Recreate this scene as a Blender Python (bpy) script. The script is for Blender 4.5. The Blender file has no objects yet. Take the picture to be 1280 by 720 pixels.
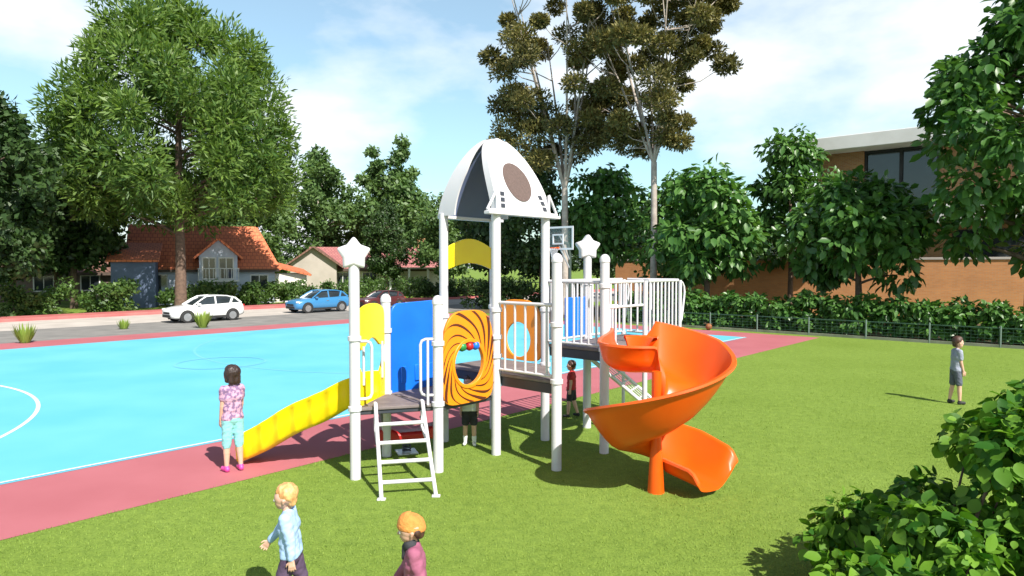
import bpy, bmesh, math, random
import numpy as np
from mathutils import Vector, Matrix

R = math.radians
S = bpy.context.scene
COL = S.collection
random.seed(7)

# ------------------------------------------------------------------ camera
CAM_H = 2.8
cam_d = bpy.data.cameras.new("camera")
cam = bpy.data.objects.new("camera", cam_d)
COL.objects.link(cam)
cam.location = (0, 0, CAM_H)
cam.rotation_euler = (R(90 - 1.88), 0, 0)
cam_d.lens = 24.0
cam_d.sensor_width = 36.0
cam_d.clip_start = 0.1
cam_d.clip_end = 2000
S.camera = cam

# ------------------------------------------------------------------ world, sun
SUN_EL = R(45)
SUN_DIR = Vector((0.56, -0.83, 0)).normalized()      # horizontal direction towards the sun
world = bpy.data.worlds.new("World")
S.world = world
world.use_nodes = True
wn, wl = world.node_tree.nodes, world.node_tree.links
wn.clear()
w_out = wn.new("ShaderNodeOutputWorld")
w_bg = wn.new("ShaderNodeBackground")
w_bg.inputs["Strength"].default_value = 0.050
w_sky = wn.new("ShaderNodeTexSky")
w_sky.sky_type = 'NISHITA'
w_sky.sun_disc = False
w_sky.sun_elevation = SUN_EL
w_sky.sun_rotation = math.atan2(SUN_DIR.x, SUN_DIR.y)
w_sky.air_density = 1.0
w_sky.dust_density = 1.4
w_sky.ozone_density = 1.6
w_tc = wn.new("ShaderNodeTexCoord")
w_map = wn.new("ShaderNodeMapping")
w_map.inputs["Scale"].default_value = (1.0, 1.0, 2.1)
w_map.inputs["Location"].default_value = (2.3, 1.1, 0.6)
w_noise = wn.new("ShaderNodeTexNoise")
w_noise.inputs["Scale"].default_value = 2.3
w_noise.inputs["Detail"].default_value = 7
w_noise.inputs["Roughness"].default_value = 0.52
w_ramp = wn.new("ShaderNodeValToRGB")
w_ramp.color_ramp.elements[0].position = 0.47
w_ramp.color_ramp.elements[0].color = (0.16, 0.16, 0.16, 1)
w_ramp.color_ramp.elements[1].position = 0.66
w_mix = wn.new("ShaderNodeMix")
w_mix.data_type = 'RGBA'
w_gain = wn.new("ShaderNodeMix")
w_gain.data_type = 'RGBA'
w_gain.blend_type = 'MULTIPLY'
w_gain.inputs[7].default_value = (2.1, 2.7, 2.5, 1)
w_mix.inputs[7].default_value = (14.6, 15.0, 15.4, 1)
wl.new(w_tc.outputs["Generated"], w_map.inputs["Vector"])
wl.new(w_map.outputs[0], w_noise.inputs["Vector"])
wl.new(w_noise.outputs["Fac"], w_ramp.inputs["Fac"])
w_sep = wn.new("ShaderNodeSeparateXYZ")
wl.new(w_tc.outputs["Generated"], w_sep.inputs[0])
w_el = wn.new("ShaderNodeMapRange")
w_el.interpolation_type = 'SMOOTHSTEP'
w_el.inputs["From Min"].default_value = 0.36
w_el.inputs["From Max"].default_value = 0.70
w_el.inputs["To Min"].default_value = 1.0
w_el.inputs["To Max"].default_value = 0.0
wl.new(w_sep.outputs["Z"], w_el.inputs["Value"])
w_mul = wn.new("ShaderNodeMath")
w_mul.operation = 'MULTIPLY'
wl.new(w_ramp.outputs["Color"], w_mul.inputs[0])
wl.new(w_el.outputs[0], w_mul.inputs[1])
wl.new(w_mul.outputs[0], w_mix.inputs["Factor"])
wl.new(w_el.outputs[0], w_gain.inputs["Factor"])
wl.new(w_sky.outputs[0], w_gain.inputs[6])
wl.new(w_gain.outputs[2], w_mix.inputs[6])
wl.new(w_mix.outputs[2], w_bg.inputs["Color"])
wl.new(w_bg.outputs[0], w_out.inputs["Surface"])

sun_d = bpy.data.lights.new("sun", 'SUN')
sun_d.energy = 5.0
sun_d.angle = R(0.5)
sun_d.color = (1.0, 0.95, 0.86)
sun = bpy.data.objects.new("sun", sun_d)
COL.objects.link(sun)
to_sun = Vector((SUN_DIR.x * math.cos(SUN_EL), SUN_DIR.y * math.cos(SUN_EL), math.sin(SUN_EL)))
sun.rotation_euler = to_sun.to_track_quat('Z', 'Y').to_euler()
sun.location = (20, -30, 40)

S.view_settings.view_transform = 'Standard'
S.view_settings.look = 'None'
S.view_settings.exposure = 0.72
S.view_settings.gamma = 1.0
S.view_settings.use_curve_mapping = False

# ------------------------------------------------------------------ materials
def mat(name, col, rough=0.5, col2=None, nscale=4.0, bump=0.0, bscale=40.0, metal=0.0, spec=None,
        detail=4.0, coat=0.0, ramp=(0.35, 0.65), coords='Object'):
    m = bpy.data.materials.new(name)
    m.use_nodes = True
    nt = m.node_tree
    b = nt.nodes["Principled BSDF"]
    b.inputs["Roughness"].default_value = rough
    b.inputs["Metallic"].default_value = metal
    if spec is not None:
        b.inputs["Specular IOR Level"].default_value = spec
    if coat:
        b.inputs["Coat Weight"].default_value = coat
        b.inputs["Coat Roughness"].default_value = 0.08
    c = tuple(col) + (1,)
    b.inputs["Base Color"].default_value = c
    tc = nt.nodes.new("ShaderNodeTexCoord")
    if col2 is not None:
        n = nt.nodes.new("ShaderNodeTexNoise")
        n.inputs["Scale"].default_value = nscale
        n.inputs["Detail"].default_value = detail
        nt.links.new(tc.outputs[coords], n.inputs["Vector"])
        r = nt.nodes.new("ShaderNodeValToRGB")
        r.color_ramp.elements[0].position = ramp[0]
        r.color_ramp.elements[1].position = ramp[1]
        r.color_ramp.elements[0].color = c
        r.color_ramp.elements[1].color = tuple(col2) + (1,)
        nt.links.new(n.outputs["Fac"], r.inputs["Fac"])
        nt.links.new(r.outputs["Color"], b.inputs["Base Color"])
    if bump:
        n2 = nt.nodes.new("ShaderNodeTexNoise")
        n2.inputs["Scale"].default_value = bscale
        n2.inputs["Detail"].default_value = 3
        nt.links.new(tc.outputs[coords], n2.inputs["Vector"])
        bp = nt.nodes.new("ShaderNodeBump")
        bp.inputs["Strength"].default_value = bump
        bp.inputs["Distance"].default_value = 0.02
        nt.links.new(n2.outputs["Fac"], bp.inputs["Height"])
        nt.links.new(bp.outputs["Normal"], b.inputs["Normal"])
    return m

def leaf_mat(name, c1, c2, rough=0.45, trans=0.3, tcol=None, spec=0.4):
    m = bpy.data.materials.new(name)
    m.use_nodes = True
    nt = m.node_tree
    b = nt.nodes["Principled BSDF"]
    b.inputs["Roughness"].default_value = rough
    b.inputs["Specular IOR Level"].default_value = spec
    at = nt.nodes.new("ShaderNodeAttribute")
    at.attribute_name = "tint"
    r = nt.nodes.new("ShaderNodeValToRGB")
    r.color_ramp.elements[0].color = tuple(c1) + (1,)
    r.color_ramp.elements[1].color = tuple(c2) + (1,)
    nt.links.new(at.outputs["Fac"], r.inputs["Fac"])
    nt.links.new(r.outputs["Color"], b.inputs["Base Color"])
    tr = nt.nodes.new("ShaderNodeBsdfTranslucent")
    mul = nt.nodes.new("ShaderNodeMix")
    mul.data_type = 'RGBA'
    mul.blend_type = 'MULTIPLY'
    mul.inputs["Factor"].default_value = 1
    mul.inputs[7].default_value = tuple(tcol or (1.5, 1.6, 0.6)) + (1,)
    nt.links.new(r.outputs["Color"], mul.inputs[6])
    nt.links.new(mul.outputs[2], tr.inputs["Color"])
    mx = nt.nodes.new("ShaderNodeMixShader")
    mx.inputs[0].default_value = trans
    nt.links.new(b.outputs[0], mx.inputs[1])
    nt.links.new(tr.outputs[0], mx.inputs[2])
    nt.links.new(mx.outputs[0], nt.nodes["Material Output"].inputs["Surface"])
    return m

def brick_mat(name, c1, c2, mortar, scale=1.0, bw=0.24, bh=0.075):
    m = bpy.data.materials.new(name)
    m.use_nodes = True
    nt = m.node_tree
    b = nt.nodes["Principled BSDF"]
    b.inputs["Roughness"].default_value = 0.85
    tc = nt.nodes.new("ShaderNodeTexCoord")
    mp = nt.nodes.new("ShaderNodeMapping")
    mp.inputs["Rotation"].default_value = (R(90), 0, 0)
    br = nt.nodes.new("ShaderNodeTexBrick")
    br.inputs["Scale"].default_value = scale
    br.inputs["Brick Width"].default_value = bw
    br.inputs["Row Height"].default_value = bh
    br.inputs["Mortar Size"].default_value = 0.008
    br.inputs["Color1"].default_value = tuple(c1) + (1,)
    br.inputs["Color2"].default_value = tuple(c2) + (1,)
    br.inputs["Mortar"].default_value = tuple(mortar) + (1,)
    nt.links.new(tc.outputs["Object"], mp.inputs["Vector"])
    nt.links.new(mp.outputs[0], br.inputs["Vector"])
    n = nt.nodes.new("ShaderNodeTexNoise")
    n.inputs["Scale"].default_value = 0.8
    n.inputs["Detail"].default_value = 5
    nt.links.new(tc.outputs["Object"], n.inputs["Vector"])
    mx = nt.nodes.new("ShaderNodeMix")
    mx.data_type = 'RGBA'
    mx.blend_type = 'MULTIPLY'
    mx.inputs["Factor"].default_value = 0.45
    nt.links.new(br.outputs["Color"], mx.inputs[6])
    nt.links.new(n.outputs["Color"], mx.inputs[7])
    hs = nt.nodes.new("ShaderNodeValToRGB")
    hs.color_ramp.elements[0].position = 0.3
    hs.color_ramp.elements[0].color = (0.6, 0.6, 0.6, 1)
    hs.color_ramp.elements[1].position = 0.7
    hs.color_ramp.elements[1].color = (1, 1, 1, 1)
    nt.links.new(n.outputs["Fac"], hs.inputs["Fac"])
    nt.links.new(hs.outputs["Color"], mx.inputs[7])
    nt.links.new(mx.outputs[2], b.inputs["Base Color"])
    return m

def roof_mat(name, c1, c2, c3):
    m = bpy.data.materials.new(name)
    m.use_nodes = True
    nt = m.node_tree
    b = nt.nodes["Principled BSDF"]
    b.inputs["Roughness"].default_value = 0.75
    tc = nt.nodes.new("ShaderNodeTexCoord")
    br = nt.nodes.new("ShaderNodeTexBrick")
    br.inputs["Scale"].default_value = 1.0
    br.inputs["Brick Width"].default_value = 0.3
    br.inputs["Row Height"].default_value = 0.3
    br.inputs["Mortar Size"].default_value = 0.02
    br.inputs["Color1"].default_value = tuple(c1) + (1,)
    br.inputs["Color2"].default_value = tuple(c2) + (1,)
    br.inputs["Mortar"].default_value = tuple(c3) + (1,)
    nt.links.new(tc.outputs["Object"], br.inputs["Vector"])
    nt.links.new(br.outputs["Color"], b.inputs["Base Color"])
    bp = nt.nodes.new("ShaderNodeBump")
    bp.inputs["Strength"].default_value = 0.6
    bp.inputs["Distance"].default_value = 0.04
    nt.links.new(br.outputs["Fac"], bp.inputs["Height"])
    nt.links.new(bp.outputs["Normal"], b.inputs["Normal"])
    return m

M = {}
M['white'] = mat("white_powder_coat", (0.60, 0.585, 0.62), 0.38, (0.53, 0.515, 0.55), 3.0, ramp=(0.5, 0.85))
M['white_pl'] = mat("white_plastic", (0.62, 0.605, 0.64), 0.42, (0.56, 0.545, 0.58), 2.5, ramp=(0.5, 0.9))
M['orange'] = mat("orange_plastic", (0.80, 0.105, 0.003), 0.36, (0.74, 0.09, 0.003), 2.0, bump=0.02, bscale=14)
M['panel_orange'] = mat("panel_orange_plastic", (0.82, 0.26, 0.008), 0.4, (0.76, 0.23, 0.008), 3.0)
M['swirl'] = mat("brown_swirl", (0.085, 0.018, 0.006), 0.5)
M['yellow'] = mat("yellow_plastic", (0.88, 0.66, 0.004), 0.36, (0.82, 0.58, 0.004), 2.0, bump=0.02, bscale=14)
M['blue_pl'] = mat("blue_plastic", (0.008, 0.16, 0.75), 0.36, (0.006, 0.13, 0.66), 2.0)
M['lining'] = mat("shaded_lining", (0.12, 0.15, 0.27), 0.5, (0.10, 0.13, 0.24), 2.0)  # blue sheet darkened to carry the shade under the canopy
M['deck'] = mat("rubber_coated_deck", (0.20, 0.165, 0.16), 0.75, (0.15, 0.12, 0.12), 6.0, bump=0.15, bscale=60)
M['dark_steel'] = mat("dark_steel", (0.03, 0.035, 0.05), 0.5, (0.05, 0.05, 0.06), 4.0)
M['mesh_brown'] = mat("brown_perforated_disc", (0.10, 0.066, 0.058), 0.6, (0.13, 0.085, 0.075), 30.0, bump=0.3, bscale=90)
M['steel'] = mat("galvanised_steel", (0.62, 0.64, 0.66), 0.35, (0.5, 0.52, 0.54), 8.0, metal=0.35)
M['black'] = mat("black_rubber", (0.015, 0.015, 0.017), 0.7, (0.025, 0.025, 0.026), 10)
M['red'] = mat("red_plastic", (0.45, 0.012, 0.012), 0.4, (0.38, 0.01, 0.01), 3)
M['grey_pl'] = mat("grey_plastic", (0.16, 0.17, 0.18), 0.5, (0.12, 0.13, 0.14), 5)

def grass_ground():
    m = bpy.data.materials.new("lawn")
    m.use_nodes = True
    nt = m.node_tree
    b = nt.nodes["Principled BSDF"]
    b.inputs["Roughness"].default_value = 0.9
    b.inputs["Specular IOR Level"].default_value = 0.15
    tc = nt.nodes.new("ShaderNodeTexCoord")
    def noise(sc, det, rough=0.6):
        n = nt.nodes.new("ShaderNodeTexNoise")
        n.inputs["Scale"].default_value = sc
        n.inputs["Detail"].default_value = det
        n.inputs["Roughness"].default_value = rough
        nt.links.new(tc.outputs["Object"], n.inputs["Vector"])
        return n
    n1, n2, n3 = noise(0.35, 6), noise(7.0, 5, 0.7), noise(38.0, 3, 0.7)
    r1 = nt.nodes.new("ShaderNodeValToRGB")
    r1.color_ramp.elements[0].position, r1.color_ramp.elements[1].position = 0.3, 0.7
    r1.color_ramp.elements[0].color = (0.178, 0.266, 0.046, 1)
    r1.color_ramp.elements[1].color = (0.220, 0.318, 0.066, 1)
    nt.links.new(n1.outputs["Fac"], r1.inputs["Fac"])
    r2 = nt.nodes.new("ShaderNodeValToRGB")
    r2.color_ramp.elements[0].position, r2.color_ramp.elements[1].position = 0.3, 0.7
    r2.color_ramp.elements[0].color = (0.72, 0.76, 0.7, 1)
    r2.color_ramp.elements[1].color = (1.1, 1.08, 1.0, 1)
    nt.links.new(n2.outputs["Fac"], r2.inputs["Fac"])
    r3 = nt.nodes.new("ShaderNodeValToRGB")
    r3.color_ramp.elements[0].position, r3.color_ramp.elements[1].position = 0.3, 0.75
    r3.color_ramp.elements[0].color = (0.62, 0.68, 0.6, 1)
    r3.color_ramp.elements[1].color = (1.2, 1.15, 1.1, 1)
    nt.links.new(n3.outputs["Fac"], r3.inputs["Fac"])
    prev = r1.outputs["Color"]
    for r in (r2, r3):
        mx = nt.nodes.new("ShaderNodeMix")
        mx.data_type = 'RGBA'
        mx.blend_type = 'MULTIPLY'
        mx.inputs["Factor"].default_value = 1
        nt.links.new(prev, mx.inputs[6])
        nt.links.new(r.outputs["Color"], mx.inputs[7])
        prev = mx.outputs[2]
    nt.links.new(prev, b.inputs["Base Color"])
    bp = nt.nodes.new("ShaderNodeBump")
    bp.inputs["Strength"].default_value = 0.5
    bp.inputs["Distance"].default_value = 0.04
    nt.links.new(n3.outputs["Fac"], bp.inputs["Height"])
    nt.links.new(bp.outputs["Normal"], b.inputs["Normal"])
    return m
M['lawn'] = grass_ground()
M['court_blue'] = mat("blue_court_paint", (0.100, 0.43, 0.58), 0.7, (0.135, 0.48, 0.63), 0.45, bump=0.08, bscale=120, detail=6)
M['court_red'] = mat("red_court_paint", (0.37, 0.105, 0.125), 0.75, (0.41, 0.125, 0.148), 0.7, bump=0.1, bscale=120, detail=6)
M['line_white'] = mat("white_line_paint", (0.78, 0.78, 0.78), 0.7, (0.6, 0.66, 0.7), 5.0, ramp=(0.5, 0.8))
M['line_faint'] = mat("worn_line_paint", (0.17, 0.49, 0.63), 0.7, (0.135, 0.465, 0.61), 1.5)
M['asphalt'] = mat("asphalt", (0.17, 0.165, 0.16), 0.9, (0.23, 0.22, 0.21), 1.2, bump=0.2, bscale=60, detail=6)
M['concrete'] = mat("pale_concrete", (0.40, 0.36, 0.33), 0.85, (0.50, 0.455, 0.42), 0.8, bump=0.1, bscale=40, detail=6)
M['kerb_red'] = mat("red_kerb_paint", (0.40, 0.10, 0.10), 0.8, (0.46, 0.15, 0.14), 1.0, bump=0.1, bscale=50)
M['dirt'] = mat("bare_earth", (0.13, 0.085, 0.05), 0.95, (0.09, 0.08, 0.035), 2.0, bump=0.4, bscale=20)
M['bark'] = mat("bark", (0.16, 0.105, 0.075), 0.9, (0.09, 0.06, 0.045), 6.0, bump=0.8, bscale=14)
M['bark_pale'] = mat("pale_bark", (0.46, 0.40, 0.35), 0.8, (0.30, 0.25, 0.22), 3.0, bump=0.4, bscale=12)
M['plaster'] = mat("cream_plaster", (0.70, 0.66, 0.60), 0.85, (0.62, 0.58, 0.52), 1.2, bump=0.08, bscale=50)
M['plaster_w'] = mat("white_plaster", (0.74, 0.73, 0.72), 0.8, (0.66, 0.65, 0.63), 1.0, bump=0.05, bscale=50)
M['plaster_b'] = mat("shade_tinted_plaster", (.52, .57, .68), .8, (.46, .51, .61), 1.0)  # white plaster with the blue cast of shade mixed into its colour
M['wall_brown'] = mat("brown_render", (.17, .12, .11), .85, (.14, .10, .09), 1.0)  # dark brown wall of the low far house
M['plaster_grey'] = mat("grey_beige_plaster", (0.42, 0.37, 0.33), 0.85, (0.36, 0.32, 0.28), 1.0)
M['roof_tile'] = roof_mat("terracotta_tiles", (0.66, 0.20, 0.085), (0.58, 0.165, 0.075), (0.34, 0.09, 0.05))
M['roof_pink'] = roof_mat("faded_red_tiles", (0.42, 0.17, 0.16), (0.36, 0.13, 0.13), (0.18, 0.07, 0.07))
M['roof_brown'] = roof_mat("brown_tiles", (0.22, 0.11, 0.08), (0.17, 0.085, 0.065), (0.08, 0.04, 0.03))
M['wood_dark'] = mat("dark_timber", (0.06, 0.04, 0.03), 0.7, (0.09, 0.06, 0.045), 3.0)
M['glass'] = mat("window_glass", (0.02, 0.026, 0.03), 0.06, (0.03, 0.04, 0.045), 0.7, spec=0.8)
M['brick'] = brick_mat("orange_brick", (0.68, 0.30, 0.115), (0.60, 0.25, 0.095), (0.52, 0.33, 0.19))
M['brick2'] = brick_mat("tan_brick", (0.48, 0.24, 0.10), (0.40, 0.17, 0.08), (0.42, 0.33, 0.22))
M['fence_mesh'] = mat("green_wire", (0.035, 0.09, 0.06), 0.5, (0.05, 0.11, 0.08), 3)
M['car_white'] = mat("white_car_paint", (0.80, 0.80, 0.80), 0.25, coat=0.8)
M['car_blue'] = mat("blue_car_paint", (0.045, 0.20, 0.42), 0.25, coat=0.8)
M['rim'] = mat("alloy_rim", (0.5, 0.5, 0.52), 0.3, metal=0.8)
M['lamp_glass'] = mat("lamp_glass", (0.6, 0.62, 0.65), 0.1)
M['lamp_red'] = mat("tail_lamp_red", (0.4, 0.01, 0.01), 0.15)

# foliage
L_BIG = leaf_mat("feathery_leaf", (0.045, 0.105, 0.020), (0.165, 0.250, 0.048), 0.5, 0.30)
L_MID = leaf_mat("mid_green_leaf", (0.045, 0.100, 0.028), (0.125, 0.200, 0.058), 0.5, 0.25)
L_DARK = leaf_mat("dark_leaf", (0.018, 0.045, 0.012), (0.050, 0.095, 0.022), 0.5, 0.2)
L_OLIVE = leaf_mat("olive_leaf", (0.052, 0.054, 0.016), (0.215, 0.190, 0.058), 0.55, 0.2, (1.4, 1.3, 0.7))
L_MAG = leaf_mat("broad_glossy_leaf", (0.034, 0.105, 0.022), (0.105, 0.215, 0.050), 0.36, 0.25)
L_BUSH = leaf_mat("bright_bush_leaf", (0.028, 0.110, 0.012), (0.160, 0.310, 0.030), 0.55, 0.32, None, 0.25)
L_HEDGE = leaf_mat("hedge_leaf", (0.036, 0.085, 0.020), (0.105, 0.180, 0.040), 0.45, 0.25)
L_GRASS = leaf_mat("grass_blade", (0.178, 0.275, 0.046), (0.270, 0.362, 0.074), 0.6, 0.3, (1.3, 1.3, 0.6), 0.2)

# ------------------------------------------------------------------ helpers
class MB:
    """collects shapes; build() links them as one mesh object"""
    def __init__(s):
        s.v, s.f = [], []
    def add(s, verts, faces):
        o = len(s.v)
        s.v += [tuple(v) for v in verts]
        s.f += [tuple(i + o for i in f) for f in faces]
        return s
    def box(s, c, d, rot=None):
        hx, hy, hz = d[0] / 2, d[1] / 2, d[2] / 2
        vs = [Vector((x, y, z)) for z in (-hz, hz) for x, y in ((-hx, -hy), (hx, -hy), (hx, hy), (-hx, hy))]
        if rot is not None:
            vs = [rot @ v for v in vs]
        c = Vector(c)
        return s.add([v + c for v in vs], [(3, 2, 1, 0), (4, 5, 6, 7), (0, 1, 5, 4), (1, 2, 6, 5), (2, 3, 7, 6), (3, 0, 4, 7)])
    def prism(s, pts, z0, z1):
        n = len(pts)
        vs = [(p[0], p[1], z0) for p in pts] + [(p[0], p[1], z1) for p in pts]
        fs = [tuple(range(n - 1, -1, -1)), tuple(range(n, 2 * n))] + [(i, (i + 1) % n, n + (i + 1) % n, n + i) for i in range(n)]
        return s.add(vs, fs)
    def tube(s, pts, r, seg=10, caps=True):
        pts = [Vector(p) for p in pts]
        n = len(pts)
        rr = r if isinstance(r, (list, tuple)) else [r] * n
        vs, fs = [], []
        prev = None
        for i, p in enumerate(pts):
            d = (pts[min(i + 1, n - 1)] - pts[max(i - 1, 0)])
            d = d.normalized() if d.length > 1e-9 else Vector((0, 0, 1))
            if prev is None:
                a = d.orthogonal().normalized()
            else:
                a = (prev - d * prev.dot(d))
                a = a.normalized() if a.length > 1e-6 else d.orthogonal().normalized()
            prev = a
            b = d.cross(a)
            for k in range(seg):
                t = 2 * math.pi * k / seg
                vs.append(p + (a * math.cos(t) + b * math.sin(t)) * rr[i])
        for i in range(n - 1):
            for k in range(seg):
                k2 = (k + 1) % seg
                fs.append((i * seg + k, i * seg + k2, (i + 1) * seg + k2, (i + 1) * seg + k))
        if caps:
            fs.append(tuple(range(seg - 1, -1, -1)))
            fs.append(tuple(range((n - 1) * seg, n * seg)))
        return s.add(vs, fs)
    def lathe(s, prof, c=(0, 0, 0), seg=20):
        c = Vector(c)
        n = len(prof)
        vs, fs = [], []
        for r, z in prof:
            for k in range(seg):
                t = 2 * math.pi * k / seg
                vs.append(c + Vector((r * math.cos(t), r * math.sin(t), z)))
        for i in range(n - 1):
            for k in range(seg):
                k2 = (k + 1) % seg
                fs.append((i * seg + k, i * seg + k2, (i + 1) * seg + k2, (i + 1) * seg + k))
        fs.append(tuple(range(seg - 1, -1, -1)))
        fs.append(tuple(range((n - 1) * seg, n * seg)))
        return s.add(vs, fs)
    def loft(s, secs, closed=True, caps=True):
        n, k = len(secs), len(secs[0])
        vs = [p for sc in secs for p in sc]
        fs = []
        for i in range(n - 1):
            for j in range(k if closed else k - 1):
                j2 = (j + 1) % k
                fs.append((i * k + j, i * k + j2, (i + 1) * k + j2, (i + 1) * k + j))
        if caps and closed:
            fs.append(tuple(range(k - 1, -1, -1)))
            fs.append(tuple(range((n - 1) * k, n * k)))
        return s.add(vs, fs)
    def plate(s, pts, normal, th):
        """flat polygon of 3D points with thickness"""
        nrm = Vector(normal).normalized() * th / 2
        n = len(pts)
        a = [Vector(p) - nrm for p in pts]
        b = [Vector(p) + nrm for p in pts]
        fs = [tuple(range(n - 1, -1, -1)), tuple(range(n, 2 * n))] + [(i, (i + 1) % n, n + (i + 1) % n, n + i) for i in range(n)]
        return s.add(a + b, fs)
    def ring_plate(s, outer, inner, normal, th):
        nrm = Vector(normal).normalized() * th / 2
        n = len(outer)
        vs = [Vector(p) + nrm for p in outer] + [Vector(p) + nrm for p in inner] + [Vector(p) - nrm for p in outer] + [Vector(p) - nrm for p in inner]
        fs = []
        for i in range(n):
            j = (i + 1) % n
            fs += [(i, j, n + j, n + i), (2 * n + j, 2 * n + i, 3 * n + i, 3 * n + j),
                   (j, i, 2 * n + i, 2 * n + j), (n + i, n + j, 3 * n + j, 3 * n + i)]
        return s.add(vs, fs)
    def build(s, name, m, parent=None, bevel=0.0, smooth=40, origin=None):
        me = bpy.data.meshes.new(name)
        o0 = Vector(origin) if origin is not None else Vector((0, 0, 0))
        me.from_pydata([tuple(Vector(v) - o0) for v in s.v], [], s.f)
        bm = bmesh.new()
        bm.from_mesh(me)
        bmesh.ops.recalc_face_normals(bm, faces=bm.faces)
        bm.to_mesh(me)
        bm.free()
        return link_mesh(name, me, m, parent, bevel, smooth, o0)

def link_mesh(name, me, m, parent=None, bevel=0.0, smooth=40, loc=None):
    if m is not None:
        me.materials.append(m)
    if smooth:
        me.polygons.foreach_set("use_smooth", [True] * len(me.polygons))
        me.update()
        try:
            me.set_sharp_from_angle(angle=R(smooth))
        except Exception:
            pass
    o = bpy.data.objects.new(name, me)
    COL.objects.link(o)
    if loc is not None:
        o.location = loc
    if parent is not None:
        o.parent = parent
    if bevel:
        b = o.modifiers.new("bevel", 'BEVEL')
        b.width = bevel
        b.segments = 2
        b.limit_method = 'ANGLE'
        b.angle_limit = R(35)
    return o

def tag(o, label=None, cat=None, group=None, kind=None):
    if label: o["label"] = label
    if cat: o["category"] = cat
    if group: o["group"] = group
    if kind: o["kind"] = kind
    return o

def empty(name, loc, rz=0.0, sc=1.0):
    o = bpy.data.objects.new(name, None)
    o.empty_display_size = 0.3
    o.location = loc
    o.rotation_euler = (0, 0, rz)
    o.scale = (sc, sc, sc)
    COL.objects.link(o)
    return o

def children(o):
    return [c for c in bpy.data.objects if c.parent == o]

def copy_tree(o, parent=None):
    c = o.copy()
    COL.objects.link(c)
    if parent is not None:
        c.parent = parent
    for ch in children(o):
        copy_tree(ch, c)
    return c

def np_mesh(name, V, faces_k, tint=None):
    """V (n,3); faces_k: (m,k) int array"""
    me = bpy.data.meshes.new(name)
    n = len(V)
    m, k = faces_k.shape
    me.vertices.add(n)
    me.vertices.foreach_set("co", np.asarray(V, dtype=np.float32).ravel())
    me.loops.add(m * k)
    me.loops.foreach_set("vertex_index", faces_k.astype(np.int32).ravel())
    me.polygons.add(m)
    me.polygons.foreach_set("loop_start", np.arange(0, m * k, k, dtype=np.int32))
    me.update(calc_edges=True)
    if tint is not None:
        a = me.attributes.new("tint", 'FLOAT', 'POINT')
        a.data.foreach_set("value", np.asarray(tint, dtype=np.float32))
    return me

# leaf outlines: x along the leaf, y across, z out of the leaf plane
LEAF_RHOMB = (np.array([(0, 0, 0), (.45, .5, .10), (1, 0, -.04), (.45, -.5, .10)]), np.array([(0, 1, 2, 3)]))
LEAF_OVATE = (np.array([(0, 0, 0), (.22, .36, .10), (.6, .42, .11), (1, 0, -.10), (.6, -.42, .11), (.22, -.36, .10), (.3, 0, .0), (.68, 0, -.01)]),
              np.array([(0, 6, 1, 1), (6, 7, 2, 1), (7, 3, 2, 2), (0, 5, 6, 6), (6, 5, 4, 7), (7, 4, 3, 3)]))

_o = [(0, 0), (.10, .22), (.26, .40), (.46, .47), (.66, .41), (.84, .24), (1.0, 0)]
_v, _f = [], []
for _x, _y in _o:
    _z = -.16 * _x * _x
    _v.append((_x, 0, _z))
for _sg in (1, -1):
    for _x, _y in _o[1:-1]:
        _v.append((_x, _sg * _y, -.16 * _x * _x + .20 * _y + .03 * math.sin(_x * 11)))
for _k in range(2):
    _b = 7 + 5 * _k
    def _q(*i): _f.append(tuple(i) if _k == 0 else tuple(reversed(i)))
    _q(0, 1, _b, _b)
    for _i in range(4):
        _q(_i + 1, _i + 2, _b + _i + 1, _b + _i)
    _q(5, 6, _b + 4, _b + 4)
LEAF_ROUND = (np.array(_v), np.array(_f))

def unit(a):
    return a / np.maximum(np.linalg.norm(a, axis=1, keepdims=True), 1e-9)

def leaves_arrays(rng, P, T, N, size, aspect, shape, tint):
    """places leaves at P with length direction T and normal N"""
    T = unit(T)
    N = N - T * np.sum(N * T, axis=1, keepdims=True)
    N = unit(N)
    B = np.cross(N, T)
    lv, lf = shape
    k = len(lv)
    sz = size[:, None, None]
    V = P[:, None, :] + sz * (lv[None, :, 0:1] * T[:, None, :] + aspect * lv[None, :, 1:2] * B[:, None, :] + aspect * lv[None, :, 2:3] * N[:, None, :])
    F = (np.arange(len(P)) * k)[:, None, None] + lf[None, :, :]
    return V.reshape(-1, 3), F.reshape(-1, lf.shape[1]), np.repeat(tint, k)

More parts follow.
